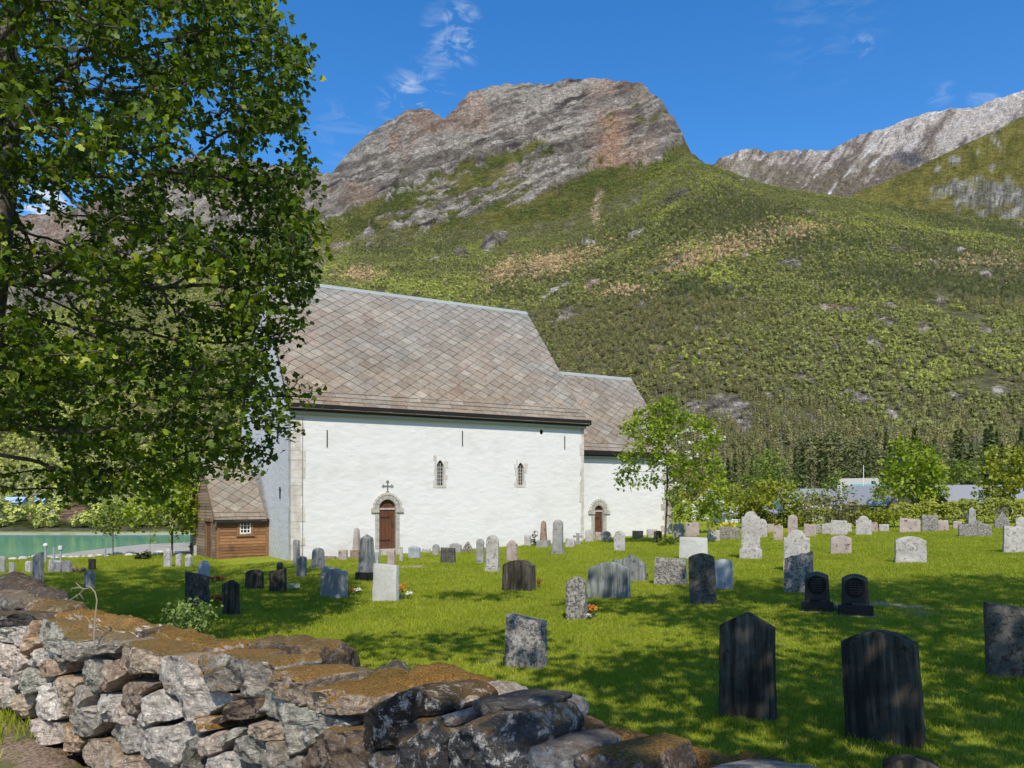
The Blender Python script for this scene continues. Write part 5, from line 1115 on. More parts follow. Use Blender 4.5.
FS = [  # outline in picture points, tone, dark lichen, moss, bulge
 ([(-12,612),(0,613),(18,615),(27,621),(23,626),(8,626),(-12,625)],'d',.5,.2,.1), ([(-14,627),(0,627),(23,627),(26,631),(18,649),(0,639),(-14,634)],'w',0,0,.1), ([(31,621),(29,639),(34,643),(22.5,658),(18,653),(25,631)],'o',0,0,.1),
 ([(32,621),(64,625),(66,635),(76.5,640.6),(67,653.6),(49,649.5),(31,640)],'e',0,.9,.14), ([(-14,636),(0,642),(18,653),(22,662.5),(10,677.5),(0,673),(-14,668)],'p',0,0,.12), ([(37,649),(46,649),(53,657),(41,666.5),(29,665),(27,662)],'w',0,0,.1),
 ([(43,662),(55,658),(64,664),(62,673),(55,676),(43,677),(41,669)],'o',.3,0,.1), ([(56,654),(63,653),(66,657),(66,661),(58,661)],'g',.3,0,.15), ([(68,645),(78,643),(82,650),(79,661),(71,662.5),(67,656)],'g',.2,0,.15), ([(11,679),(26,666.5),(30,671),(22,683),(12,690),(8,684)],'g',0,0,.08),
 ([(30,669),(42,668),(44,680),(34,691),(27,694),(20.5,688),(22,684)],'e',0,0,.1), ([(-14,672),(0,677),(10,679),(12,684),(8,695),(0,700),(-14,700)],'p',0,0,.12), ([(1,705),(10,691),(15,694),(14,700.5),(8,710),(3,711.5),(-8,712),(-12,702)],'g',0,0,.2), ([(18,694),(27,694),(28,702),(20.5,720),(12,716),(11,710),(16,703)],'t',0,.9,.2),
 ([(37,690),(49,683),(57.5,678.7),(59,691),(56,710),(60,715.6),(55,719.7),(45,718),(31.5,719.7),(27,714),(29,700.5)],'w',0,.3,.16), ([(59,677),(68,677),(76.6,683),(70,699),(67,718),(59,711.5)],'t',0,.3,.12), ([(34,720),(42,721),(59,725),(59,741.5),(46.5,745.7),(30,741.5),(27,733)],'p',0,0,.2), ([(60,724),(68,724),(78,733),(82,741.6),(76.6,752.5),(64,750),(60,741.6)],'o',0,.8,.14),
 ([(74,687),(85,687.6),(93,695),(87.5,706),(96,710),(107,714),(94,733),(87.5,737.5),(76.6,730.6),(67,720),(70,702)],'g',.2,0,.14), ([(94,695),(107,694),(122,699),(123,705),(112,710),(107,714),(94,710),(89,705)],'w',.2,0,.12), ([(78,672),(85,664),(93,658),(102.5,662.5),(108,668),(104,677.5),(101,688.5),(94,693.5),(82,683)],'e',.3,0,.14), ([(104,666.5),(116,661),(123,672),(119,677.5),(112,685.7),(109,692),(102,690)],'b',0,0,.12),
 ([(94,646),(109,642),(116,645),(109,654),(96,653),(86,655),(84,649)],'g',.3,.3,.12), ([(117,645),(126,643),(149,652),(158,660),(154,675),(145,672),(134,675),(121,670.6),(115,660)],'t',.1,.9,.14), ([(161,658),(177,657),(192.5,657),(198,673),(203,680),(207.5,695),(232,694),(231,699),(213,707.5),(201,718),(188,721),(183,707.5),(161,685.6),(156,680),(158,666.5)],'w',.1,.6,.14),
 ([(196.5,656),(216,654),(239,659),(237.5,675),(233.5,690),(207.5,690.4),(202,679),(198.6,673)],'g',.45,.9,.14), ([(239,666),(244,659),(266,662),(270,670),(264,688),(258,698),(246,698),(233.5,697),(236,677)],'g',.35,.9,.12), ([(239,700),(258,700),(255,718),(218.5,722),(210,724.5),(221,713.6),(233.5,702.7)],'b',.5,.5,.12), ([(195,724.5),(201,716),(213,718),(210,724.5),(214,730),(202,731)],'t',0,1.0,.3),
 ([(143,701),(160,689),(169,708),(177.5,717.7),(154,722),(151,726),(139,723),(138,718)],'w',.2,0,.14), ([(153,729),(176,727),(181.5,720.5),(194,735.5),(184,745),(180,761.5),(172,767),(161,757),(144.6,756),(144.6,734)],'w',.1,0,.16), ([(120,723),(139,724.6),(144.6,734),(140.5,750.5),(134,753),(120,748),(110,742),(111,726)],'g',.1,0,.12), ([(118,687.6),(127,682),(145,683.5),(155.5,683.5),(144.6,696),(146,700),(138,716),(128,712),(121,700)],'b',.2,0,.12), ([(110,700),(120,703),(128,713.6),(136,719),(138,723),(112,722),(100,720)],'p',.1,0,.12),
 ([(187,742),(196.5,737),(202,739.6),(196.5,759),(204,790),(178,790)],'e',.7,0,.14), ([(203,738),(214,733),(224,739.6),(222.5,752),(213,756),(203,756)],'p',.3,0,.14), ([(224,735.5),(233.5,728.6),(240,731),(236,737),(228,745),(224,746)],'e',.2,0,.16), ([(229,742),(247,735.5),(262,739),(264,764),(247,760),(233.5,753)],'e',.4,0,.16), ([(207.5,775),(210,757),(229,753),(236,759),(240,785),(215,790)],'w',.3,0,.14), ([(254,723),(265,723),(276,726),(280,740),(262,738),(254,732)],'t',.2,0,.14),
 ([(259.6,694),(266,689),(276,693),(305,709),(346,723),(347,727),(326.6,731),(316,740),(300,752),(285,762),(276,728),(272,719),(255,712)],'e',.1,0,.10), ([(270.5,671),(295,673),(307,681),(305,691.5),(306,704),(302,706.5),(281,695.6),(272,689)],'t',.25,.9,.12), ([(307,690),(332,688),(363.5,700),(366,713),(346,715),(326.6,712),(307,708)],'t',.35,1.0,.14), ([(310,745),(333,728),(369,730),(374,751),(371,790),(300,790)],'b',.5,.7,.14),
 ([(365,713),(384,702),(408,690),(430,691),(444,703),(446.5,713),(425,714),(411,726.5),(407,746),(365,750)],'p',1.0,.3,.55), ([(411,729),(425,715.6),(446.5,714),(466,728),(457.5,746),(457,790),(404,790)],'u',.9,.5,.6), ([(463,737.5),(471,725),(483.5,717),(512,711),(526,716),(537,735),(533,752),(530,790),(458,790)],'u',.85,.3,.5), ([(449,714),(459,711),(464,715.6),(463,724),(455,720)],'p',0,0,.2), ([(464,704),(490,702),(523,709),(522,715),(500,718),(482,717),(470,716)],'d',.2,0,.1), ([(534,746),(551.5,747),(571,757),(575,790),(531,790)],'u',.4,.2,.16), ([(576,757),(610,752),(640,762),(650,800),(578,800)],'b',.7,.8,.16),
 ([(110,742),(120,750),(134,755),(142,753),(144,758),(160,760),(170,770),(160,800),(120,800),(96,770),(84,755),(90,740)],'t',.1,.4,.14), ([(373,752),(405,748),(407,760),(402,790),(374,790)],'g',.7,.3,.14), ([(262,742),(280,742),(286,764),(300,755),(300,790),(262,790)],'g',.4,.2,.14),
]
BV, BF, BT, BD, BM_ = [], [], [], [], []; off = 0
def push(res):
    global off
    v, f_, tn, d_, m_ = res; BV.append(v); BF.append(f_+off); BT.append(tn); BD.append(d_); BM_.append(m_); off += len(v)
for i, (pts, tn, d_, m_, b_) in enumerate(FS): push(rock_face([wall_at(*q) for q in pts], tn, d_, m_, b_*0.55, i+1))
r_ = np.random.default_rng(5); zlo = 0.42          # the rest of the face, out of the picture
z = zlo; row = 0
while z < 1.45:
    hh = r_.uniform(0.15, 0.24); a = -9.0+r_.random()*.3
    while a < 7.2:
        ww = r_.uniform(0.22, 0.5); ca, cz = a+ww/2, z+hh/2; P = wall_xyz(np.array(ca), np.array(cz), np.array(0.0)); vis_ = P[1] > 0.2 and -14 < 512+F*P[0]/P[1] < 655 and HZ-F*(cz+hh*.5-ZC)/P[1] < 800
        top_ = 1.40+0.025*(ca+2)
        if not vis_ and cz < top_:
            j = lambda: r_.uniform(-.03, .03)
            push(rock_face([(a+.01+j()*.5, z+.01+j()*.5), (a+ww*.5, z+.005+j()), (a+ww-.01+j()*.5, z+.01+j()*.5), (a+ww-.005, z+hh*.5), (a+ww-.01+j(), z+hh-.01+j()*.5), (a+ww*.5, z+hh+j()*.6), (a+.01+j(), z+hh-.01+j()*.5)], r_.choice(list('gpewtb')), r_.random()*.5, r_.random()*.3, .2, 1000+int(a*37)+row*7))
        a += ww
    z += hh; row += 1
stone_wall = empty('stone_wall', (float(WP[0]), float(WP[1]), 0.55)); tag(stone_wall, 'rough lichened dry stone wall with mossy top in the foreground', 'stone wall')
def wlink(name, V, Fc, tn, d_, m_):
    V = V-np.array([WP[0], WP[1], 0.55]); me = mesh_np(name, V, Fc, True, {'tone': ('FLOAT_COLOR', tn), 'dark': ('FLOAT', d_), 'moss': ('FLOAT', m_)}); bm = bmesh.new(); bm.from_mesh(me); bmesh.ops.recalc_face_normals(bm, faces=bm.faces); bm.to_mesh(me); bm.free(); sharp(me, 60); return link(name, me, m_field, stone_wall)
wlink('face_stones', np.concatenate(BV), np.concatenate(BF), np.concatenate(BT), np.concatenate(BD), np.concatenate(BM_))
# earth and rubble inside, with its own rough back
ca_ = np.linspace(-9, 7.2, 330); cw = [(-0.10, 0.0), (-0.11, 0.5), (-0.12, 0.93), (-0.20, 1.0), (-0.32, 1.02), (-0.46, 1.0), (-0.56, .93), (-0.62, .80), (-0.66, .45), (-0.72, .0)]
A_, Q_ = np.meshgrid(ca_, np.arange(len(cw)), indexing='ij'); ww_ = np.array([x[0] for x in cw])[Q_]; zz_ = np.array([x[1] for x in cw])[Q_]
zt_ = 1.30+0.025*(A_+2); base_ = np.where(Q_ > 6, -0.7, 0.3); Zc_ = base_*(1-zz_)+zt_*zz_
nn_ = fbm(A_*5, Zc_*5, ww_*5, 4, 3); ww_ = ww_+0.05*nn_*(Q_ > 3)+0.02*nn_; Zc_ = Zc_+(0.05*nn_+0.10*fbm(A_*2.2, ww_*4, o=3, s=8)-.05)*(zz_ > .5)
Vc = wall_xyz(A_.ravel(), Zc_.ravel(), ww_.ravel()); I = np.arange(A_.size).reshape(A_.shape); Fc_ = np.stack([I[:-1, :-1], I[1:, :-1], I[1:, 1:], I[:-1, 1:]], -1).reshape(-1, 4); m = len(Vc)
wlink('rubble_core', Vc, Fc_, np.tile([0.16, 0.13, 0.105, 1], (m, 1)), np.full(m, .8), np.full(m, .9))
# stones lying along the top
ICO = bmesh.new(); bmesh.ops.create_icosphere(ICO, subdivisions=5, radius=1.0); ICO.verts.ensure_lookup_table()
IV = np.array([v.co[:] for v in ICO.verts]); IF = np.array([[v.index for v in f_.verts] for f_ in ICO.faces]); ICO.free()
def cap(px0, px1, yt, yb, d, thick, moss, tone, dark=0.3, seed=0, tilt=0.0, flat=0.5, cuts=7):
    r = np.random.default_rng(seed+900); pm = (px0+px1)/2; a0, zt = wall_at(pm, yt, d+thick*(.10 if px1 < 600 else .30)); _, zb_ = wall_at(pm, yb, d); al, _ = wall_at(px0, yt, d); ar, _ = wall_at(px1, yt, d)
    hw = (ar-al)/2; zb_ = min(zb_, 1.30+0.025*(a0+2)-0.05); hh = max(0.025 if seed >= 200 else 0.06, (zt-zb_)/2); p_ = np.sign(IV)*np.abs(IV)**0.62; p_ /= (np.linalg.norm(p_, axis=1, keepdims=True)**0.55)
    for k in range(cuts):
        nrm = r.normal(size=3); nrm[2] = abs(nrm[2])*0.8; nrm /= np.linalg.norm(nrm); o_ = r.uniform(0.55, 0.9); e = p_@nrm-o_; p_ = p_-np.where(e > 0, e, 0)[:, None]*nrm*0.88
    p_[:, 2] = np.where(p_[:, 2] > 0, p_[:, 2]/p_[:, 2].max(), p_[:, 2])
    q = p_*np.array([hw, thick/2, hh]); s = seed*2.3
    nv = IV/np.array([hw, thick/2, hh]); nv /= np.linalg.norm(nv, axis=1, keepdims=True)
    amp = 0.10*min(hw, hh*1.6, thick/2)+0.008; dsp = amp*fbm(q[:, 0]*6+s, q[:, 1]*6, q[:, 2]*6, 5, seed)+(0.012+.018*(moss > .8))*fbm(q[:, 0]*15+s, q[:, 1]*15, q[:, 2]*15, 3, seed+5)+0.010*ridged(q[:, 0]*10+s, q[:, 2]*16+q[:, 0]*7, 4, seed+1, q[:, 1]*10)+(0.005+0.012*(moss > .8))*fbm(q[:, 0]*38, q[:, 1]*38, q[:, 2]*38, 4, seed+2)
    q = q+nv*dsp[:, None]
    if tilt: c_, s_ = math.cos(tilt), math.sin(tilt); q[:, 0], q[:, 2] = q[:, 0]*c_-q[:, 2]*s_, q[:, 0]*s_+q[:, 2]*c_
    V = wall_xyz((al+ar)/2+q[:, 0], zt-hh+q[:, 2], -d-thick*0.15+(-q[:, 1])); m = len(V); tn = np.array(TONES[tone])*(1.05+0.2*r.random())
    wlink('coping_stone', V, IF, np.tile([*tn, 1], (m, 1)), np.full(m, dark), np.full(m, moss))
for i, a in enumerate([(-30, 8, 577, 600, .34, .4, .2, 'd', .6), (-8, 24, 574, 594, .34, .38, .1, 'd', .5), (-2, 30, 589, 614, .22, .34, .2, 'g', .7), (16, 50, 586, 606, .36, .34, .1, 'd', .4), (22, 66, 597, 616, .30, .36, .4, 'b', .8), (38, 72, 601, 618, .42, .28, .2, 'g', .4),
    (-12, 66, 606, 632, .26, .46, 1.0, 't', .1), (54, 112, 610, 644, .24, .44, 1.0, 'w', .1), (98, 147, 617, 644, .30, .40, .95, 'w', .1), (88, 152, 636, 654, .15, .30, .6, 'g', .4), (140, 172, 625, 646, .40, .30, .4, 'd', .5), (148, 198, 632, 654, .30, .38, 1.0, 't', .2), (180, 228, 641, 664, .28, .38, .9, 'b', .4), (220, 268, 639, 668, .30, .42, 1.0, 'p', .2),
    (240, 345, 635, 692, .34, .50, .55, 'b', .7), (312, 352, 667, 694, .26, .30, .3, 'g', .7), (342, 380, 671, 694, .40, .30, .5, 'g', .5), (372, 404, 662.5, 686, .46, .26, .0, 'd', .1), (330, 432, 678, 720, .22, .40, 1.0, 't', .4), (386, 500, 671, 724, .36, .56, 1.0, 't', .3), (430, 470, 690, 718, .16, .25, .9, 'b', .3),
    (476, 514, 683, 708, .46, .30, .2, 'w', .3), (494, 559, 694, 728, .34, .40, .15, 'u', .3), (543, 604, 713, 746, .33, .34, .4, 'd', .6), (526, 640, 731, 780, .24, .46, 1.0, 'b', .5), (580, 690, 734, 790, .34, .50, 1.0, 'b', .5), (650, 768, 750, 800, .36, .5, 1.0, 'b', .4)]):
    cap(*a, seed=i+1)
for i, px in enumerate((850, 960, 1080)): cap(px-70, px+70, 815+35*i, 885+40*i, .32, .5, .9, 'b', .4, seed=60+i)
for i in range(0):                       # small loose stones and chips on the top
    aa = r_.uniform(-3.6, 4.6); dd_ = r_.uniform(.10, .50); sz_ = r_.uniform(.03, .075); th_ = r_.uniform(.06, .13); zt_i = 1.40+0.025*(aa+2)+r_.uniform(-.02, .05); P = wall_xyz(np.array(aa), np.array(zt_i), np.array(-dd_-th_*.1)); k = F/P[1]; pxm = 512+F*P[0]/P[1]; yy = HZ-(zt_i-ZC)*k
    cap(pxm-sz_*k*1.0, pxm+sz_*k*1.0, yy, yy+.06*k, dd_, th_, r_.choice([0, 0, .4, .9]), r_.choice(list('gwptdbe')), r_.random()*.6, seed=200+i)
ab = -8.6; i = 0
while ab < -4.3:
    P = wall_xyz(np.array(ab), np.array(1.4), np.array(-.3)); pxm = 512+F*P[0]/P[1]; k = F/P[1]; cap(pxm-.2*k, pxm+.2*k, HZ-(1.42-ZC)*k, HZ-(1.2-ZC)*k, .3, .46, r_.random(), r_.choice(list('gbtd')), .4, seed=80+i); ab += .42; i += 1
import time as _t; _T0 = _t.time()
# ------------------------------------------------------------------ the big tree at the left: its crown fills a volume whose edge hangs over the yard
def inside(px, py, poly_):
    x, y = np.asarray(px), np.asarray(py); r = np.zeros(x.shape, bool); n = len(poly_)
    for i in range(n):
        x0, y0 = poly_[i]; x1, y1 = poly_[(i+1) % n]
        c = ((y0 > y) != (y1 > y)) & (x < (x1-x0)*(y-y0)/((y1-y0)+1e-9)+x0); r ^= c
    return r
BIG = [(-400, -60), (-200, -120), (0, -130), (170, -110), (255, -60), (283, 0), (300, 38), (319, 52), (314, 95), (297, 118), (308, 160), (326, 192), (328, 228), (326, 262), (319, 300), (300, 325), (304, 350), (314, 372), (312, 402), (298, 425), (262, 440), (240, 452), (262, 462), (258, 482), (215, 470), (196, 498), (172, 488), (140, 505), (112, 492), (66, 508), (52, 490), (60, 462), (40, 440), (0, 428), (0, 480), (-60, 470), (-200, 460), (-330, 380), (-430, 150)]
TY = 13.0
def big_points(n, seed):
    r = np.random.default_rng(seed); out = []; c = 0
    while c < n:
        px = r.uniform(-430, 335, 30000); py = r.uniform(-430, 512, 30000); ok = inside(px, py, BIG)
        rr = np.clip(1-((px+40)/375)**2, 0.05, 1)*np.clip(1-((py-60)/480)**2, 0.10, 1); half = 4.6*np.sqrt(rr)
        Y = TY+r.uniform(-1, 1, 30000)*half
        ok &= vnoise(px/50, py/36, Y/1.1, 3) > -0.03
        for hx, hy, rx, ry in ((25, 205, 34, 16), (150, 150, 30, 12), (100, 95, 40, 10), (210, 120, 24, 22), (245, 60, 22, 18), (190, 205, 26, 14), (120, 250, 40, 9), (18, 455, 40, 26), (150, 395, 26, 12), (235, 345, 22, 14), (270, 150, 22, 16), (60, 300, 40, 8), (255, 395, 20, 12)):
            ok &= (((px-hx)/rx)**2+((py-hy)/ry)**2 > 1) | (r.random(30000) < 0.16)
        q = np.stack([(px-512)/F*Y, Y, ZC+(HZ-py)/F*Y], 1)[ok]; out.append(q); c += len(q)
    return np.concatenate(out)[:n]
gb = g1(-9.5, TY); base = np.array([-9.5, TY, gb])
tk = [(0, 0, -.3), (.12, 0, 1.2), (.3, .05, 2.8), (.55, 0, 4.6), (.8, -.05, 6.3), (.95, 0, 8.0), (1.0, .1, 9.6), (.85, .1, 11.0)]
tk2 = []
for a, b in zip(tk[:-1], tk[1:]):
    for k in range(5): tk2.append(tuple(a[i]+(b[i]-a[i])*k/5 for i in range(3)))
bigtree = make_tree('maple_tree', tuple(base), tk2, big_points(9500, 4)-base, 0, 0.20, 0.30, m_lf_big, 0.102, 11, 0.115, rt=0.0085, rb=0.27, lob=True, up=0.8, maxarea=6, seed=4)
print('big tree', _t.time()-_T0); tag(bigtree, 'large dark green broad-leaved tree filling the upper left, its branches hanging over the yard', 'tree')
# two more trees stand on the lane to the right of the viewer and shade the near lawn and wall
def shade(name, x, y, blobs, n, seed, label):
    z = g1(x, y); o = make_tree(name, (x, y, z), [(0, 0, -.3+.4*i) for i in range(12)], [(a-x, b-y, c-z, p, q, r) for a, b, c, p, q, r in blobs], n, 0.4, 0.6, m_lf_big, 0.19, 14, 0.24, rt=0.012, rb=0.25, holes=0.85, seed=seed, hs=1.0, lob=True)
    tag(o, label, 'tree')
shade('shade_tree', 5.2, -2.5, [(3.8, 0.6, 8.3, 3.8, 3.6, 2.6), (1.9, -2.2, 8.2, 2.0, 2.2, 1.8), (6.2, -1.0, 8.5, 3.5, 3, 2.4), (-0.4, 4.0, 9.2, 2.3, 1.7, 1.3)], 2100, 21, 'broad-leaved tree beside the viewer that shades the near lawn, nearest of three')
shade('shade_tree', 11.7, 2.5, [(8.4, 4.2, 11.2, 4.4, 3.8, 3.0), (11.7, 4, 12, 4, 4, 3.5), (5.2, 3.8, 11.5, 2.4, 2.4, 1.8)], 1900, 22, 'broad-leaved tree beside the viewer that shades the near lawn, beyond the nearest of three')
shade('shade_tree', 8.6, 7.6, [(0.1, 8.0, 11.6, 1.5, 1.3, .9), (3.8, 6.6, 10.6, 2.4, 1.8, 1.4), (7.5, 7.2, 12, 2.6, 2.2, 2)], 420, 23, 'broad-leaved tree beside the viewer that shades the near lawn, farthest of three')
print('shade', _t.time()-_T0)
# ------------------------------------------------------------------ other trees and bushes of the yard
def px_tree(name, px, ybase, crowns, natt, label, lmat, leaf, per, spread, cat='tree', rt=0.006, rb=0.09, step=None, holes=0.8, seed=1, bend=0.0, Y=None, bm_=m_bark, trunk_to=None, depth=1.0, lob=False, maxarea=3, hs=0.9, up=.7):
    """crowns: (px, py, rx, ry) ellipses as seen from the lane; they get a like depth"""
    if Y is None: g = onground(px, ybase)
    else: x = (px-512)/F*Y; g = Vector((x, Y, g1(x, Y)))
    k = g.y/F; bl = [((cx-px)*k, (math.sin(i*2.4)*0.3)*rx*k*depth, ZC+(HZ-cy)*k-g.z, rx*k, rx*k*depth*0.9, ry*k) for i, (cx, cy, rx, ry) in enumerate(crowns)]
    top = trunk_to if trunk_to else max(b[2] for b in bl)*0.7
    n = 9; tr = [(bend*math.sin(i/n*2.2)*top*.1, 0, -.15+(top+.15)*i/n) for i in range(n+1)]
    st_ = step or max(.10, 5*k); o = make_tree(name, g, tr, bl, natt, st_, st_*1.6, lmat, leaf, per, spread, bm_, rt, rb, holes, seed, lob, hs, up, maxarea=maxarea); tag(o, label, cat); return o, k, g
o, k, g = px_tree('rowan_tree', 664.5, 545, [(655, 428, 34, 22), (692, 438, 30, 26), (640, 460, 28, 18), (702, 474, 28, 28), (674, 408, 22, 13), (668, 464, 28, 18), (620, 478, 13, 11), (715, 498, 16, 22), (694, 506, 24, 16), (700, 455, 22, 20), (690, 485, 30, 18)], 820, 'slender rowan tree with fresh green leaves and white flower heads in front of the chancel', m_lf_bright, .14, 14, .15, rt=.006, rb=.085, holes=.8, seed=3, bend=.3, lob=True)
m_flo = leafmat('flower_heads', (0.5, 0.5, 0.40), (0.72, 0.72, 0.62), .3)
q = sample_blobs([((cx-664.5)*k, -rx*k*.5, ZC+(HZ-cy)*k-g.z, rx*k, rx*k*.6, ry*k) for cx, cy, rx, ry in ((690, 460, 40, 40), (705, 500, 28, 26), (665, 430, 30, 22), (715, 470, 18, 20))], 46, .9, 1, 9)
qq = np.repeat(q, 12, 0)+rng.normal(size=(len(q)*12, 3))*.055; V, Fq = cards(qq, rng.normal(size=qq.shape)*.4+np.array([0, -.3, 1]), .10, .9, .1); link('flower_heads', mesh_np('flower_heads', V, Fq, False, {'v': ('FLOAT', np.repeat(rng.random(len(qq)), 4))}), m_flo, o)
px_tree('small_tree', 708, 533, [(708, 495, 30, 22), (690, 512, 20, 16), (724, 508, 16, 18)], 260, 'low round tree with darker leaves right behind the flowering rowan', m_lf_yel, .2, 12, .2, rt=.006, rb=.1, seed=5)
px_tree('round_bush', 775, 528, [(772, 500, 34, 20), (755, 508, 22, 14), (795, 508, 20, 16), (775, 488, 22, 11)], 900, 'dense round green bush left of the sprawling dull one', m_lf_yel, .20, 16, .19, 'bush', seed=6, holes=.9, trunk_to=.8)
px_tree('sprawling_bush', 838, 529, [(830, 508, 34, 12), (850, 513, 22, 12), (812, 512, 18, 10), (838, 500, 22, 7)], 300, 'sprawling dull reddish green bush with bare grey branches', m_lf_red, .20, 9, .2, 'bush', seed=7, holes=.7, trunk_to=.7, bm_=m_barkp, rt=.012)
px_tree('yellow_bush', 876, 528, [(874, 515, 22, 10), (858, 518, 14, 9), (893, 516, 16, 10)], 240, 'low yellow-green bush left end of the hedge', m_lf_yel, .18, 15, .18, 'bush', seed=8, holes=.9, trunk_to=.6)
px_tree('tiny_bush', 804, 526, [(804, 520, 6, 5)], 40, 'tiny bright yellow-green bush behind the two-piece stone', m_lf_yel, .12, 14, .1, 'bush', seed=9, trunk_to=.3, step=.12)
px_tree('cypress_bush', 535, 546.5, [(535, 541, 3, 6), (535, 537, 2, 4)], 60, 'little dark green cypress by the church wall', m_need, .09, 16, .06, 'bush', seed=10, trunk_to=.8, step=.08, rt=.004)
# the hedge that closes the yard on the right
def hedge(pxa, pxb, yt, yb, Y, label, seed):
    xa, xb = (pxa-512)/F*Y, (pxb-512)/F*Y; n = int((xb-xa)*620); r = np.random.default_rng(seed); z0 = g1((xa+xb)/2, Y); h = ZC+(HZ-yt)/F*Y-z0
    o = empty('hedge', ((xa+xb)/2, Y, z0)); tag(o, label, 'hedge'); x = r.uniform(xa, xb, n); hh = h*(0.80+0.24*fbm(x*.55, x*0, o=3, s=seed)+.08*fbm(x*2.5, x*0, o=2, s=seed+1)); u = r.random(n)**.55; th = 0.75+0.15*fbm(x*.8, x*0+4, o=2, s=seed)
    y = r.normal(size=n)*.12+r.uniform(-1, 1, n)*th*np.sqrt(np.clip(1-(u-.35)**2*1.3, .05, 1)); P = np.stack([x-(xa+xb)/2, y, u*hh], 1); keep = vnoise(x/.5, y/.5, P[:, 2]/.4, seed) > -.35; P = P[keep]; n = len(P)
    N = np.stack([r.normal(size=n)*.6, -.5+y[keep]*.8+r.normal(size=n)*.5, .8+r.normal(size=n)*.4], 1); V, Fq = cards(P, N, .15*(.7+.6*r.random(n)), .8, .1)
    link('foliage', mesh_np('hedge_foliage', V, Fq, False, {'v': ('FLOAT', np.repeat(np.clip(r.random(n)*.8+.25*vnoise(P[:, 0]/.8, P[:, 2]/.6, P[:, 1], seed), 0, 1), 4))}), m_lf_yel, o)
    m = MB(); 
    for i in range(int((xb-xa)/.5)): xx = xa+.25+i*.5-(xa+xb)/2; m.tube([(xx, 0, -.1), (xx+r.normal()*.1, r.normal()*.1, h*.6)], [.03, .012], 5)
    link('stems', m.mesh('hedge_stems'), m_bark, o)
hedge(890, 1062, 496.5, 525, 42.5, 'long clipped yellow-green hedge closing the yard on the right', 31)
hedge(740, 892, 507, 525, 46, 'lower stretch of hedge behind the bushes in the middle', 33)
px_tree('broadleaf_tree', 913, 512, [(913, 470, 30, 28), (900, 488, 22, 18), (930, 482, 18, 22), (912, 448, 18, 12), (886, 478, 10, 10)], 560, 'bright green round-crowned tree behind the hedge, left of the long grey roof', m_lf_bright, .40, 16, .38, seed=11, Y=78, rb=.2, rt=.012, holes=.8, hs=1.3)
px_tree('layered_tree', 1010, 510, [(1012, 452, 24, 7), (1002, 466, 28, 7), (1015, 480, 30, 8), (1000, 492, 24, 7), (1024, 465, 22, 8)], 420, 'tree with spreading layers of yellow-green leaves at the right picture edge behind the hedge', m_lf_yel, .36, 14, .32, seed=12, Y=66, rb=.2, rt=.012, holes=.85)
px_tree('garden_bush', 820, 510, [(815, 497, 12, 7), (828, 498, 10, 6), (803, 499, 9, 6)], 260, 'rounded bush before the low grey-roofed house', m_lf_yel, .26, 16, .25, 'bush', seed=51, Y=74, rb=.08, trunk_to=1.0)
px_tree('garden_bush', 884, 510, [(884, 494, 9, 8), (876, 499, 8, 6)], 200, 'small green bush beside the dark gabled house', m_lf_mid, .26, 16, .25, 'bush', seed=52, Y=72, rb=.08, trunk_to=1.0)
px_tree('pale_shrub_tree', 955, 505, [(955, 471, 20, 11), (968, 476, 12, 10), (942, 478, 12, 9)], 220, 'olive green small tree above the long grey roof', m_lf_mid, .42, 14, .38, seed=13, Y=100, rb=.14)
px_tree('birch_tree', 768, 512, [(768, 468, 18, 22), (756, 482, 14, 14), (782, 480, 14, 16), (768, 452, 9, 9)], 420, 'soft green birch rising behind the round bush', m_lf_mid, .40, 15, .4, seed=14, Y=105, rb=.15, bm_=m_barkp)
px_tree('garden_tree', 836, 512, [(835, 484, 13, 11), (822, 490, 8, 8), (846, 490, 8, 8), (838, 476, 9, 7)], 420, 'small green tree between the two grey roofs', m_lf_mid, .32, 14, .3, seed=15, Y=86, rb=.12)
px_tree('garden_tree', 735, 512, [(735, 494, 16, 12), (722, 500, 12, 10), (748, 500, 10, 9)], 420, 'dark green garden tree just right of the rowan', m_lf_mid, .3, 14, .28, seed=16, Y=80, rb=.12)
px_tree('shore_tree', 172, 557, [(176, 500, 34, 30), (196, 470, 26, 28), (150, 512, 26, 18), (200, 512, 14, 22), (172, 455, 20, 18), (134, 520, 12, 10), (190, 532, 12, 10)], 620, 'yellow-green broad tree behind the white stones left of the porch', m_lf_bright, .22, 11, .24, seed=17, rb=.16, rt=.008, holes=.75)
px_tree('shore_tree', 113, 556.5, [(113, 515, 22, 14), (98, 526, 13, 8), (128, 524, 13, 9), (112, 503, 12, 8)], 300, 'small dark round tree on the shore by the water', m_lf_mid, .17, 12, .17, seed=18, rb=.11, rt=.007)
px_tree('sapling', 150, 560, [(151, 520, 7, 22), (150, 500, 4, 10)], 70, 'thin sapling between the two shore trees', m_lf_bright, .15, 6, .12, seed=19, rb=.035, rt=.004)
# low dark bush stump on the lawn edge by the shore
px_tree('low_bush', 145, 560, [(145, 557, 7, 3), (139, 557.5, 4, 2.5)], 50, 'low dark bush at the lawn edge under the sapling', m_need, .16, 12, .12, 'bush', seed=20, trunk_to=.2, step=.12)
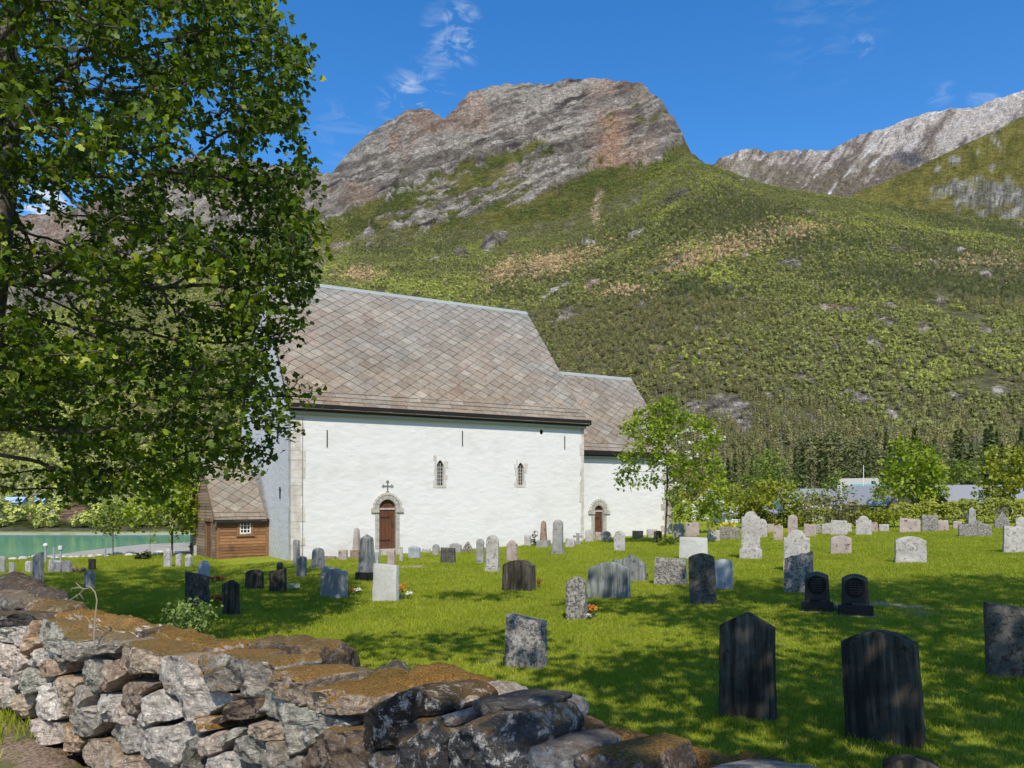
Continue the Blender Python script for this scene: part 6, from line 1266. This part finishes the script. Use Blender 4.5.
# shrub and dry stalk just over the wall
def near(px, Y): x = (px-512)/F*Y; return Vector((x, Y, g1(x, Y)))
g = near(190, 6.2); k = g.y/F; m_lf_shrub = leafmat('shrub_leaf', (0.11, 0.18, 0.03), (0.28, 0.36, 0.10), .35)
o = make_tree('green_shrub', g, [(0, 0, -.1), (.02, 0, .3), (0, 0, .6)], [((cx-190)*k, 0, ZC+(HZ-cy)*k-g.z, rx*k, rx*k, ry*k) for cx, cy, rx, ry in ((190, 612, 22, 11), (178, 622, 16, 14), (205, 622, 14, 14), (190, 632, 22, 14), (214, 610, 8, 6), (176, 606, 9, 5))], 800, .05, .065, m_lf_shrub, .036, 8, .035, rt=.0016, rb=.012, holes=.8, seed=24, hs=.2, maxarea=4)
tag(o, 'leafy green shrub growing just behind the wall', 'shrub')
m_dry = simple('dry_stalk', (0.27, 0.22, 0.155), .9); g = at(96, 645, 4.75); k = 4.75/F
pt = lambda x, y, d=0: Vector(((x-96)*k, d, (645-y)*k))
m = MB(); m.tube([pt(95, 652), pt(94, 636), pt(95.5, 615), pt(97, 600), pt(95, 592), pt(90, 586.5), pt(86, 586)], [.005, .005, .0045, .004, .004, .0035, .003], 6)
stalk = m.build('dry_stalk', m_dry, None, 0, g); tag(stalk, 'bent dry plant stalk standing on the mossy top of the wall', 'dry plant')
for p_ in ([(92, 587.5), (84, 589), (76, 588), (69, 589), (68, 593)], [(84, 589), (79, 594), (72, 598), (66, 601)], [(82, 588.5), (77, 585), (74, 583)], [(79, 593), (81, 597), (82, 600)], [(76, 595), (77, 599)]):
    MB().tube([pt(x, y, .01*i) for i, (x, y) in enumerate(p_)], [.0028]*(len(p_)-1)+[.0015], 5).build('twig', m_dry, stalk)
MB().tube([pt(94.5, 630), pt(90, 622), pt(86, 617), pt(81, 615)], [.0032, .003, .0028, .0015], 5).build('twig', m_dry, stalk)
# weeds at the chancel rowan's foot
for px, py, w, h, s in ((664, 546, 22, 8, 1),):
    px_tree('weed_clump', px+8, py, [(px+4, py-4, 11, 4), (px+16, py-5, 8, 4)], 90, 'clump of green weeds round the rowan foot', m_lf_mid, .16, 8, .1, 'plants', seed=40+s, trunk_to=.15, step=.12)
# ------------------------------------------------------------------ dark conifers at the foot of the slope, each a tree of its own
def conifer_kind(seed, h, rad, pine):
    r = np.random.default_rng(seed); n = 900; q, N = conifer_cards(r, n, h, rad, h*(.06 if not pine else .3), 1, pine); V, Fq = cards(q, N, .62*(.7+.6*r.random(n)), .5, .05)
    cm_ = mesh_np('conifer_crown', V, Fq, False, {'v': ('FLOAT', np.repeat(r.random(n), 4))}); cm_.materials.append(m_need2 if pine else m_need)
    m = MB(); m.tube([(0, 0, -.4), (0, 0, h*.5), (0, 0, h*.97)], [h*.016, h*.010, .02], 7); tm = m.mesh('conifer_trunk'); tm.materials.append(m_bark); return cm_, tm
m_need2 = leafmat('pine_needles', (0.085, 0.10, 0.035), (0.18, 0.185, 0.07), .2); m_need = leafmat('spruce_needles', (0.055, 0.08, 0.025), (0.13, 0.155, 0.045), .2)
KINDS = [conifer_kind(1, 14, 2.5, False), conifer_kind(2, 15.5, 2.2, False), conifer_kind(3, 13, 3.2, True), conifer_kind(4, 13, 2.9, False)]
r_ = random.Random(12)
CG = 'dark conifers at the foot of the slope'
for i in range(44):
    px = 728+i*7.1+r_.uniform(-4, 4); Y = r_.uniform(165, 270); x = (px-512)/F*Y; y_top = 438+r_.uniform(-9, 16) if px > 800 else 452+r_.uniform(-10, 14)
    if 975 < px: y_top -= 6
    z = g1(x, Y)-.3; H = ZC+(HZ-y_top)/F*Y-z; kd = r_.choice([0, 0, 1, 1, 3, 2]); cm_, tm = KINDS[kd]; s = H/(14, 15.5, 13, 13)[kd]
    o = empty('pine_tree' if kd == 2 else 'spruce_tree', (x, Y, z), r_.uniform(0, 6.28)); o.scale = (s*r_.uniform(.9, 1.25),)*2+(s,)
    o['group'] = CG+(' (pines)' if kd == 2 else ' (spruces)'); tag(o, 'olive round-headed pine among dark conifers at the foot of the forested slope' if kd == 2 else 'dark pointed spruce among conifers at the foot of the forested slope', 'tree')
    link('crown', cm_, None, o); link('trunk', tm, None, o)
print('trees', _t.time()-_T0)
# ------------------------------------------------------------------ houses beyond the hedge and over the water
m_roofg = simple('grey_roofing', (0.23, 0.235, 0.245), .6, .08, 3); m_roofb = simple('blue_roofing', (0.30, 0.42, 0.55), .6, .08, 3); m_wallw = simple('white_boards', (0.5, 0.5, 0.48), .7, .05, 5); m_walld = simple('dark_boards', (0.10, 0.09, 0.085), .8, .1, 5); m_wallc = simple('cream_boards', (0.36, 0.34, 0.29), .8, .06, 5); m_turq = simple('turquoise_sheet', (0.13, 0.30, 0.29), .5, .1, 4)
def house(px, Y, w, d, ye, yr_, rot, wm, rm, label, win=2, over=.35, z=None, cat='house'):
    """w along the ridge, d across; ye, yr_: eaves and ridge rows as seen"""
    x = (px-512)/F*Y; z0 = g1(x, Y) if z is None else z; he = ZC+(HZ-ye)/F*Y-z0; hr = ZC+(HZ-yr_)/F*Y-z0; o = empty('house', (x, Y, z0), R(rot)); tag(o, label, cat)
    MB().prism([(-w/2, -d/2, -.8), (-w/2, d/2, -.8), (-w/2, d/2, he), (-w/2, 0, hr), (-w/2, -d/2, he)], (w, 0, 0)).build('wall', wm, o)
    sl = (hr-he)/(d/2); m = MB(); a = -d/2-over; za = he-over*sl
    for s in (-1, 1): m.prism([(-w/2-over, s*a*-1, za+.03), (-w/2-over, 0, hr+.03), (-w/2-over, 0, hr+.17), (-w/2-over, s*a*-1, za+.17)], (w+2*over, 0, 0))
    m.build('roof', rm, o)
    for i in range(win):
        cx = -w/2+w*(i+.5)/win; f_ = MB().box((cx-.5, -d/2-.05, he*.42), (cx+.5, -d/2+.02, he*.42+.95)).build('window', m_trimw, o); MB().box((cx-.42, -d/2-.06, he*.42+.08), (cx+.42, -d/2-.045, he*.42+.87)).build('pane', m_glass, f_)
    f_ = MB().box((-w/2-.05, -.45, he*.45), (-w/2+.02, .45, he*.45+.9)).build('window', m_trimw, o); MB().box((-w/2-.06, -.37, he*.45+.08), (-w/2-.045, .37, he*.45+.82)).build('pane', m_glass, f_)
    MB().box((w/2-.9, .2, hr-.3), (w/2-.4, .7, hr+.7)).build('chimney', m_walld, o); return o
house(808, 96, 8.5, 6, 500, 490, 4, m_wallw, m_roofg, 'low grey-roofed house behind the sprawling bush')
house(874, 88, 6.5, 6, 504, 487, -58, m_walld, m_roofg, 'dark gabled house with grey roof behind the yellow bush')
house(976, 80, 9, 6, 502, 486.5, 2, m_walld, m_roofg, 'dark low house with a long grey roof behind the hedge')
house(866, 130, 4.5, 4, 491, 485, 5, m_wallc, m_turq, 'pale house with a turquoise roof above the dark gabled house')
house(859, 165, 8, 5, 487, 479, -40, m_wallc, m_wallc, 'cream gabled building above the turquoise roof')
house(742, 70, 4.5, 4, 514, 508, 3, m_wallw, m_roofg, 'small white shed behind the tall white shouldered stone')
house(860, 108, 5, 5, 488, 478, 15, m_walld, m_roofb, 'dark house glimpsed through the tree right of the turquoise roof') if False else None
house(16, 215, 4.6, 4, 502, 497.5, 6, m_wallw, m_roofb, 'left one of two small blue-roofed houses across the water', z=1.0)
house(41, 222, 3.4, 4, 501.5, 497, -4, m_wallw, m_roofb, 'right one of two small blue-roofed houses across the water', z=1.2)
for px, yt, yb, Y, lb in ((863.5, 465, 500, 110, 'tall thin flagpole behind the dark gabled house'), (841, 480, 505, 84, 'thin pole left of the dark gabled house'), (790, 484, 505, 92, 'thin pole by the low grey-roofed house')):
    p0 = at(px, yb, Y); p1 = at(px, yt, Y); zg = g1(p0.x, Y); tag(MB().tube([(0, 0, -.2), (0, 0, p1.z-zg)], [.06, .04], 7).build('flagpole', m_trimw, None, 0, (p0.x, Y, zg)), lb, 'pole')
# pale stones along the shore
m_shore = rgbstone('shore_stone', (0.36, 0.34, 0.31), (0.52, 0.50, 0.46)); SG = 'pale stones along the shore'
pm_ = [IV*(1+.22*fbm(IV[:, 0]*1.4+s, IV[:, 1]*1.4, IV[:, 2]*1.4, 4, s)[:, None])*np.array([1, .8, .6]) for s in (1, 2, 3)]
for i in range(26):
    px = 14+i*7+r_.uniform(-3, 3); yy = 558.5-5*sstep(20, 190, px)+r_.uniform(-1.2, 1.2); g = onground(px, float(yy)); s = r_.uniform(.15, .38)*g.y/50
    o = link('shore_boulder', mesh_np('shore_boulder', pm_[i % 3]*s, IF, True), m_shore, None, g, r_.uniform(0, 6)); o['group'] = SG; tag(o, 'pale boulder in the line of stones between lawn and water', 'boulder')
# ------------------------------------------------------------------ grass blades
t = NT('grass_blade'); v = t.attr('v'); p = t.pos(); n = t.noise(p, .5, 4); n2 = t.noise(p, 3, 4)
c = t.mix(v, (0.225, 0.28, 0.02), (0.40, 0.435, 0.04)); c = t.mix(t.rng(n, .4, .65, 0, .4), c, (0.17, 0.235, 0.012)); c = t.mix(t.rng(n2, .52, .75, 0, .65), c, (0.44, 0.41, 0.10)); t.fin(c, .6, None, .2)
tr = t.n('ShaderNodeBsdfTranslucent'); t.set(tr.inputs['Color'], t.mix(1.0, c, (1, 1, .5), 'MULTIPLY')); mx = t.n('ShaderNodeMixShader'); mx.inputs[0].default_value = .35
t.t.links.new(t.b.outputs[0], mx.inputs[1]); t.t.links.new(tr.outputs[0], mx.inputs[2]); t.t.links.new(mx.outputs[0], t.out.inputs['Surface']); m_blade = t.m
def tuft(k, n, rad, h):
    r = np.random.default_rng(k+70); a = r.random(n)*6.28; d = rad*np.sqrt(r.random(n)); b = np.stack([np.cos(a)*d, np.sin(a)*d, np.zeros(n)-.01], 1); hh = h*(.5+.8*r.random(n)); w = .0045*(.8+.6*r.random(n)); th = r.random(n)*6.28
    dx = np.stack([np.cos(th), np.sin(th), 0*th], 1); ln = np.stack([r.normal(size=n)*.45, r.normal(size=n)*.45, np.ones(n)], 1); V = np.stack([b-dx*w[:, None], b+dx*w[:, None], b+ln*hh[:, None]+dx*w[:, None]*.2, b+ln*hh[:, None]-dx*w[:, None]*.2], 1).reshape(-1, 3)
    o = bpy.data.objects.new('grass_tuft', mesh_np('grass_tuft', V, np.arange(4*n).reshape(n, 4), False, {'v': ('FLOAT', np.repeat(r.random(n), 4))})); o.data.materials.append(m_blade); return o
NG = 52000; Yg = np.sqrt(rng.random(NG)*(40**2-4.5**2)+4.5**2); ug = rng.uniform(-.70, .70, NG); keepd = rng.random(NG) < np.clip(16/Yg, .25, 1); Xg = ug*Yg
s_ = (Xg-WP[0])*WN[0]+(Yg-WP[1])*WN[1]; lx = (Xg-C0.x)*EX[0]+(Yg-C0.y)*EX[1]; ly = (Xg-C0.x)*NX[0]+(Yg-C0.y)*NX[1]
bi = np.clip(np.searchsorted(gy, Yg), 0, len(gy)-1); bj = np.clip(np.searchsorted(gx, Xg), 0, len(gx)-1)
okg = keepd & (s_ > .55) & ~((lx > -2.4) & (ly > 0.0)) & (rng.random(NG) > bare[bi, bj]*.95)
Xn = rng.uniform(-6, -2.2, 500); Yn = rng.uniform(3.4, 6.5, 500); sn = (Xn-WP[0])*WN[0]+(Yn-WP[1])*WN[1]; okn = (sn < -.04) & (fbm(Xn*1.3, Yn*1.3, o=3, s=4) > .02)
Xa = np.concatenate([Xg[okg], Xn[okn]]); Ya = np.concatenate([Yg[okg], Yn[okn]]); n = len(Xa); near_ = np.arange(n) >= okg.sum()
foot = []
for o_ in [q for q in COL.objects if q.name.startswith('grave') and q.parent is None and q.location.y < 34]:
    wd_ = max((c_.dimensions.x for c_ in o_.children), default=.5)
    for _ in range(int(10+wd_*14)):
        a_ = rng.uniform(-.55, .55)*wd_; b_ = (-1 if rng.random() < .75 else 1)*rng.uniform(.10, .2); c_, s_ = math.cos(o_.rotation_euler[2]), math.sin(o_.rotation_euler[2]); foot.append((o_.location.x+a_*c_-b_*s_, o_.location.y+a_*s_+b_*c_))
foot = np.array(foot); Xa = np.concatenate([Xa, foot[:, 0]]); Ya = np.concatenate([Ya, foot[:, 1]]); near_ = np.concatenate([near_, np.zeros(len(foot), bool)]); n = len(Xa)
sc = (.75+.6*rng.random(n))*np.clip(.8+Ya/40, .8, 1.5)*np.where(near_, 1.3, 1)
instancer('grass', np.stack([Xa, Ya, ground(Xa, Ya)], 1), {'idx': ('INT', rng.integers(0, 3, n)), 'rot': ('FLOAT_VECTOR', np.stack([0*Xa, 0*Xa, rng.random(n)*6.28], 1)), 'scl': ('FLOAT_VECTOR', np.stack([sc, sc, sc*(.7+.5*rng.random(n))*np.where(near_, 1.6, 1)], 1))}, [tuft(1, 90, .20, .045), tuft(2, 90, .20, .038), tuft(3, 90, .22, .05)])
print('tufts', n)
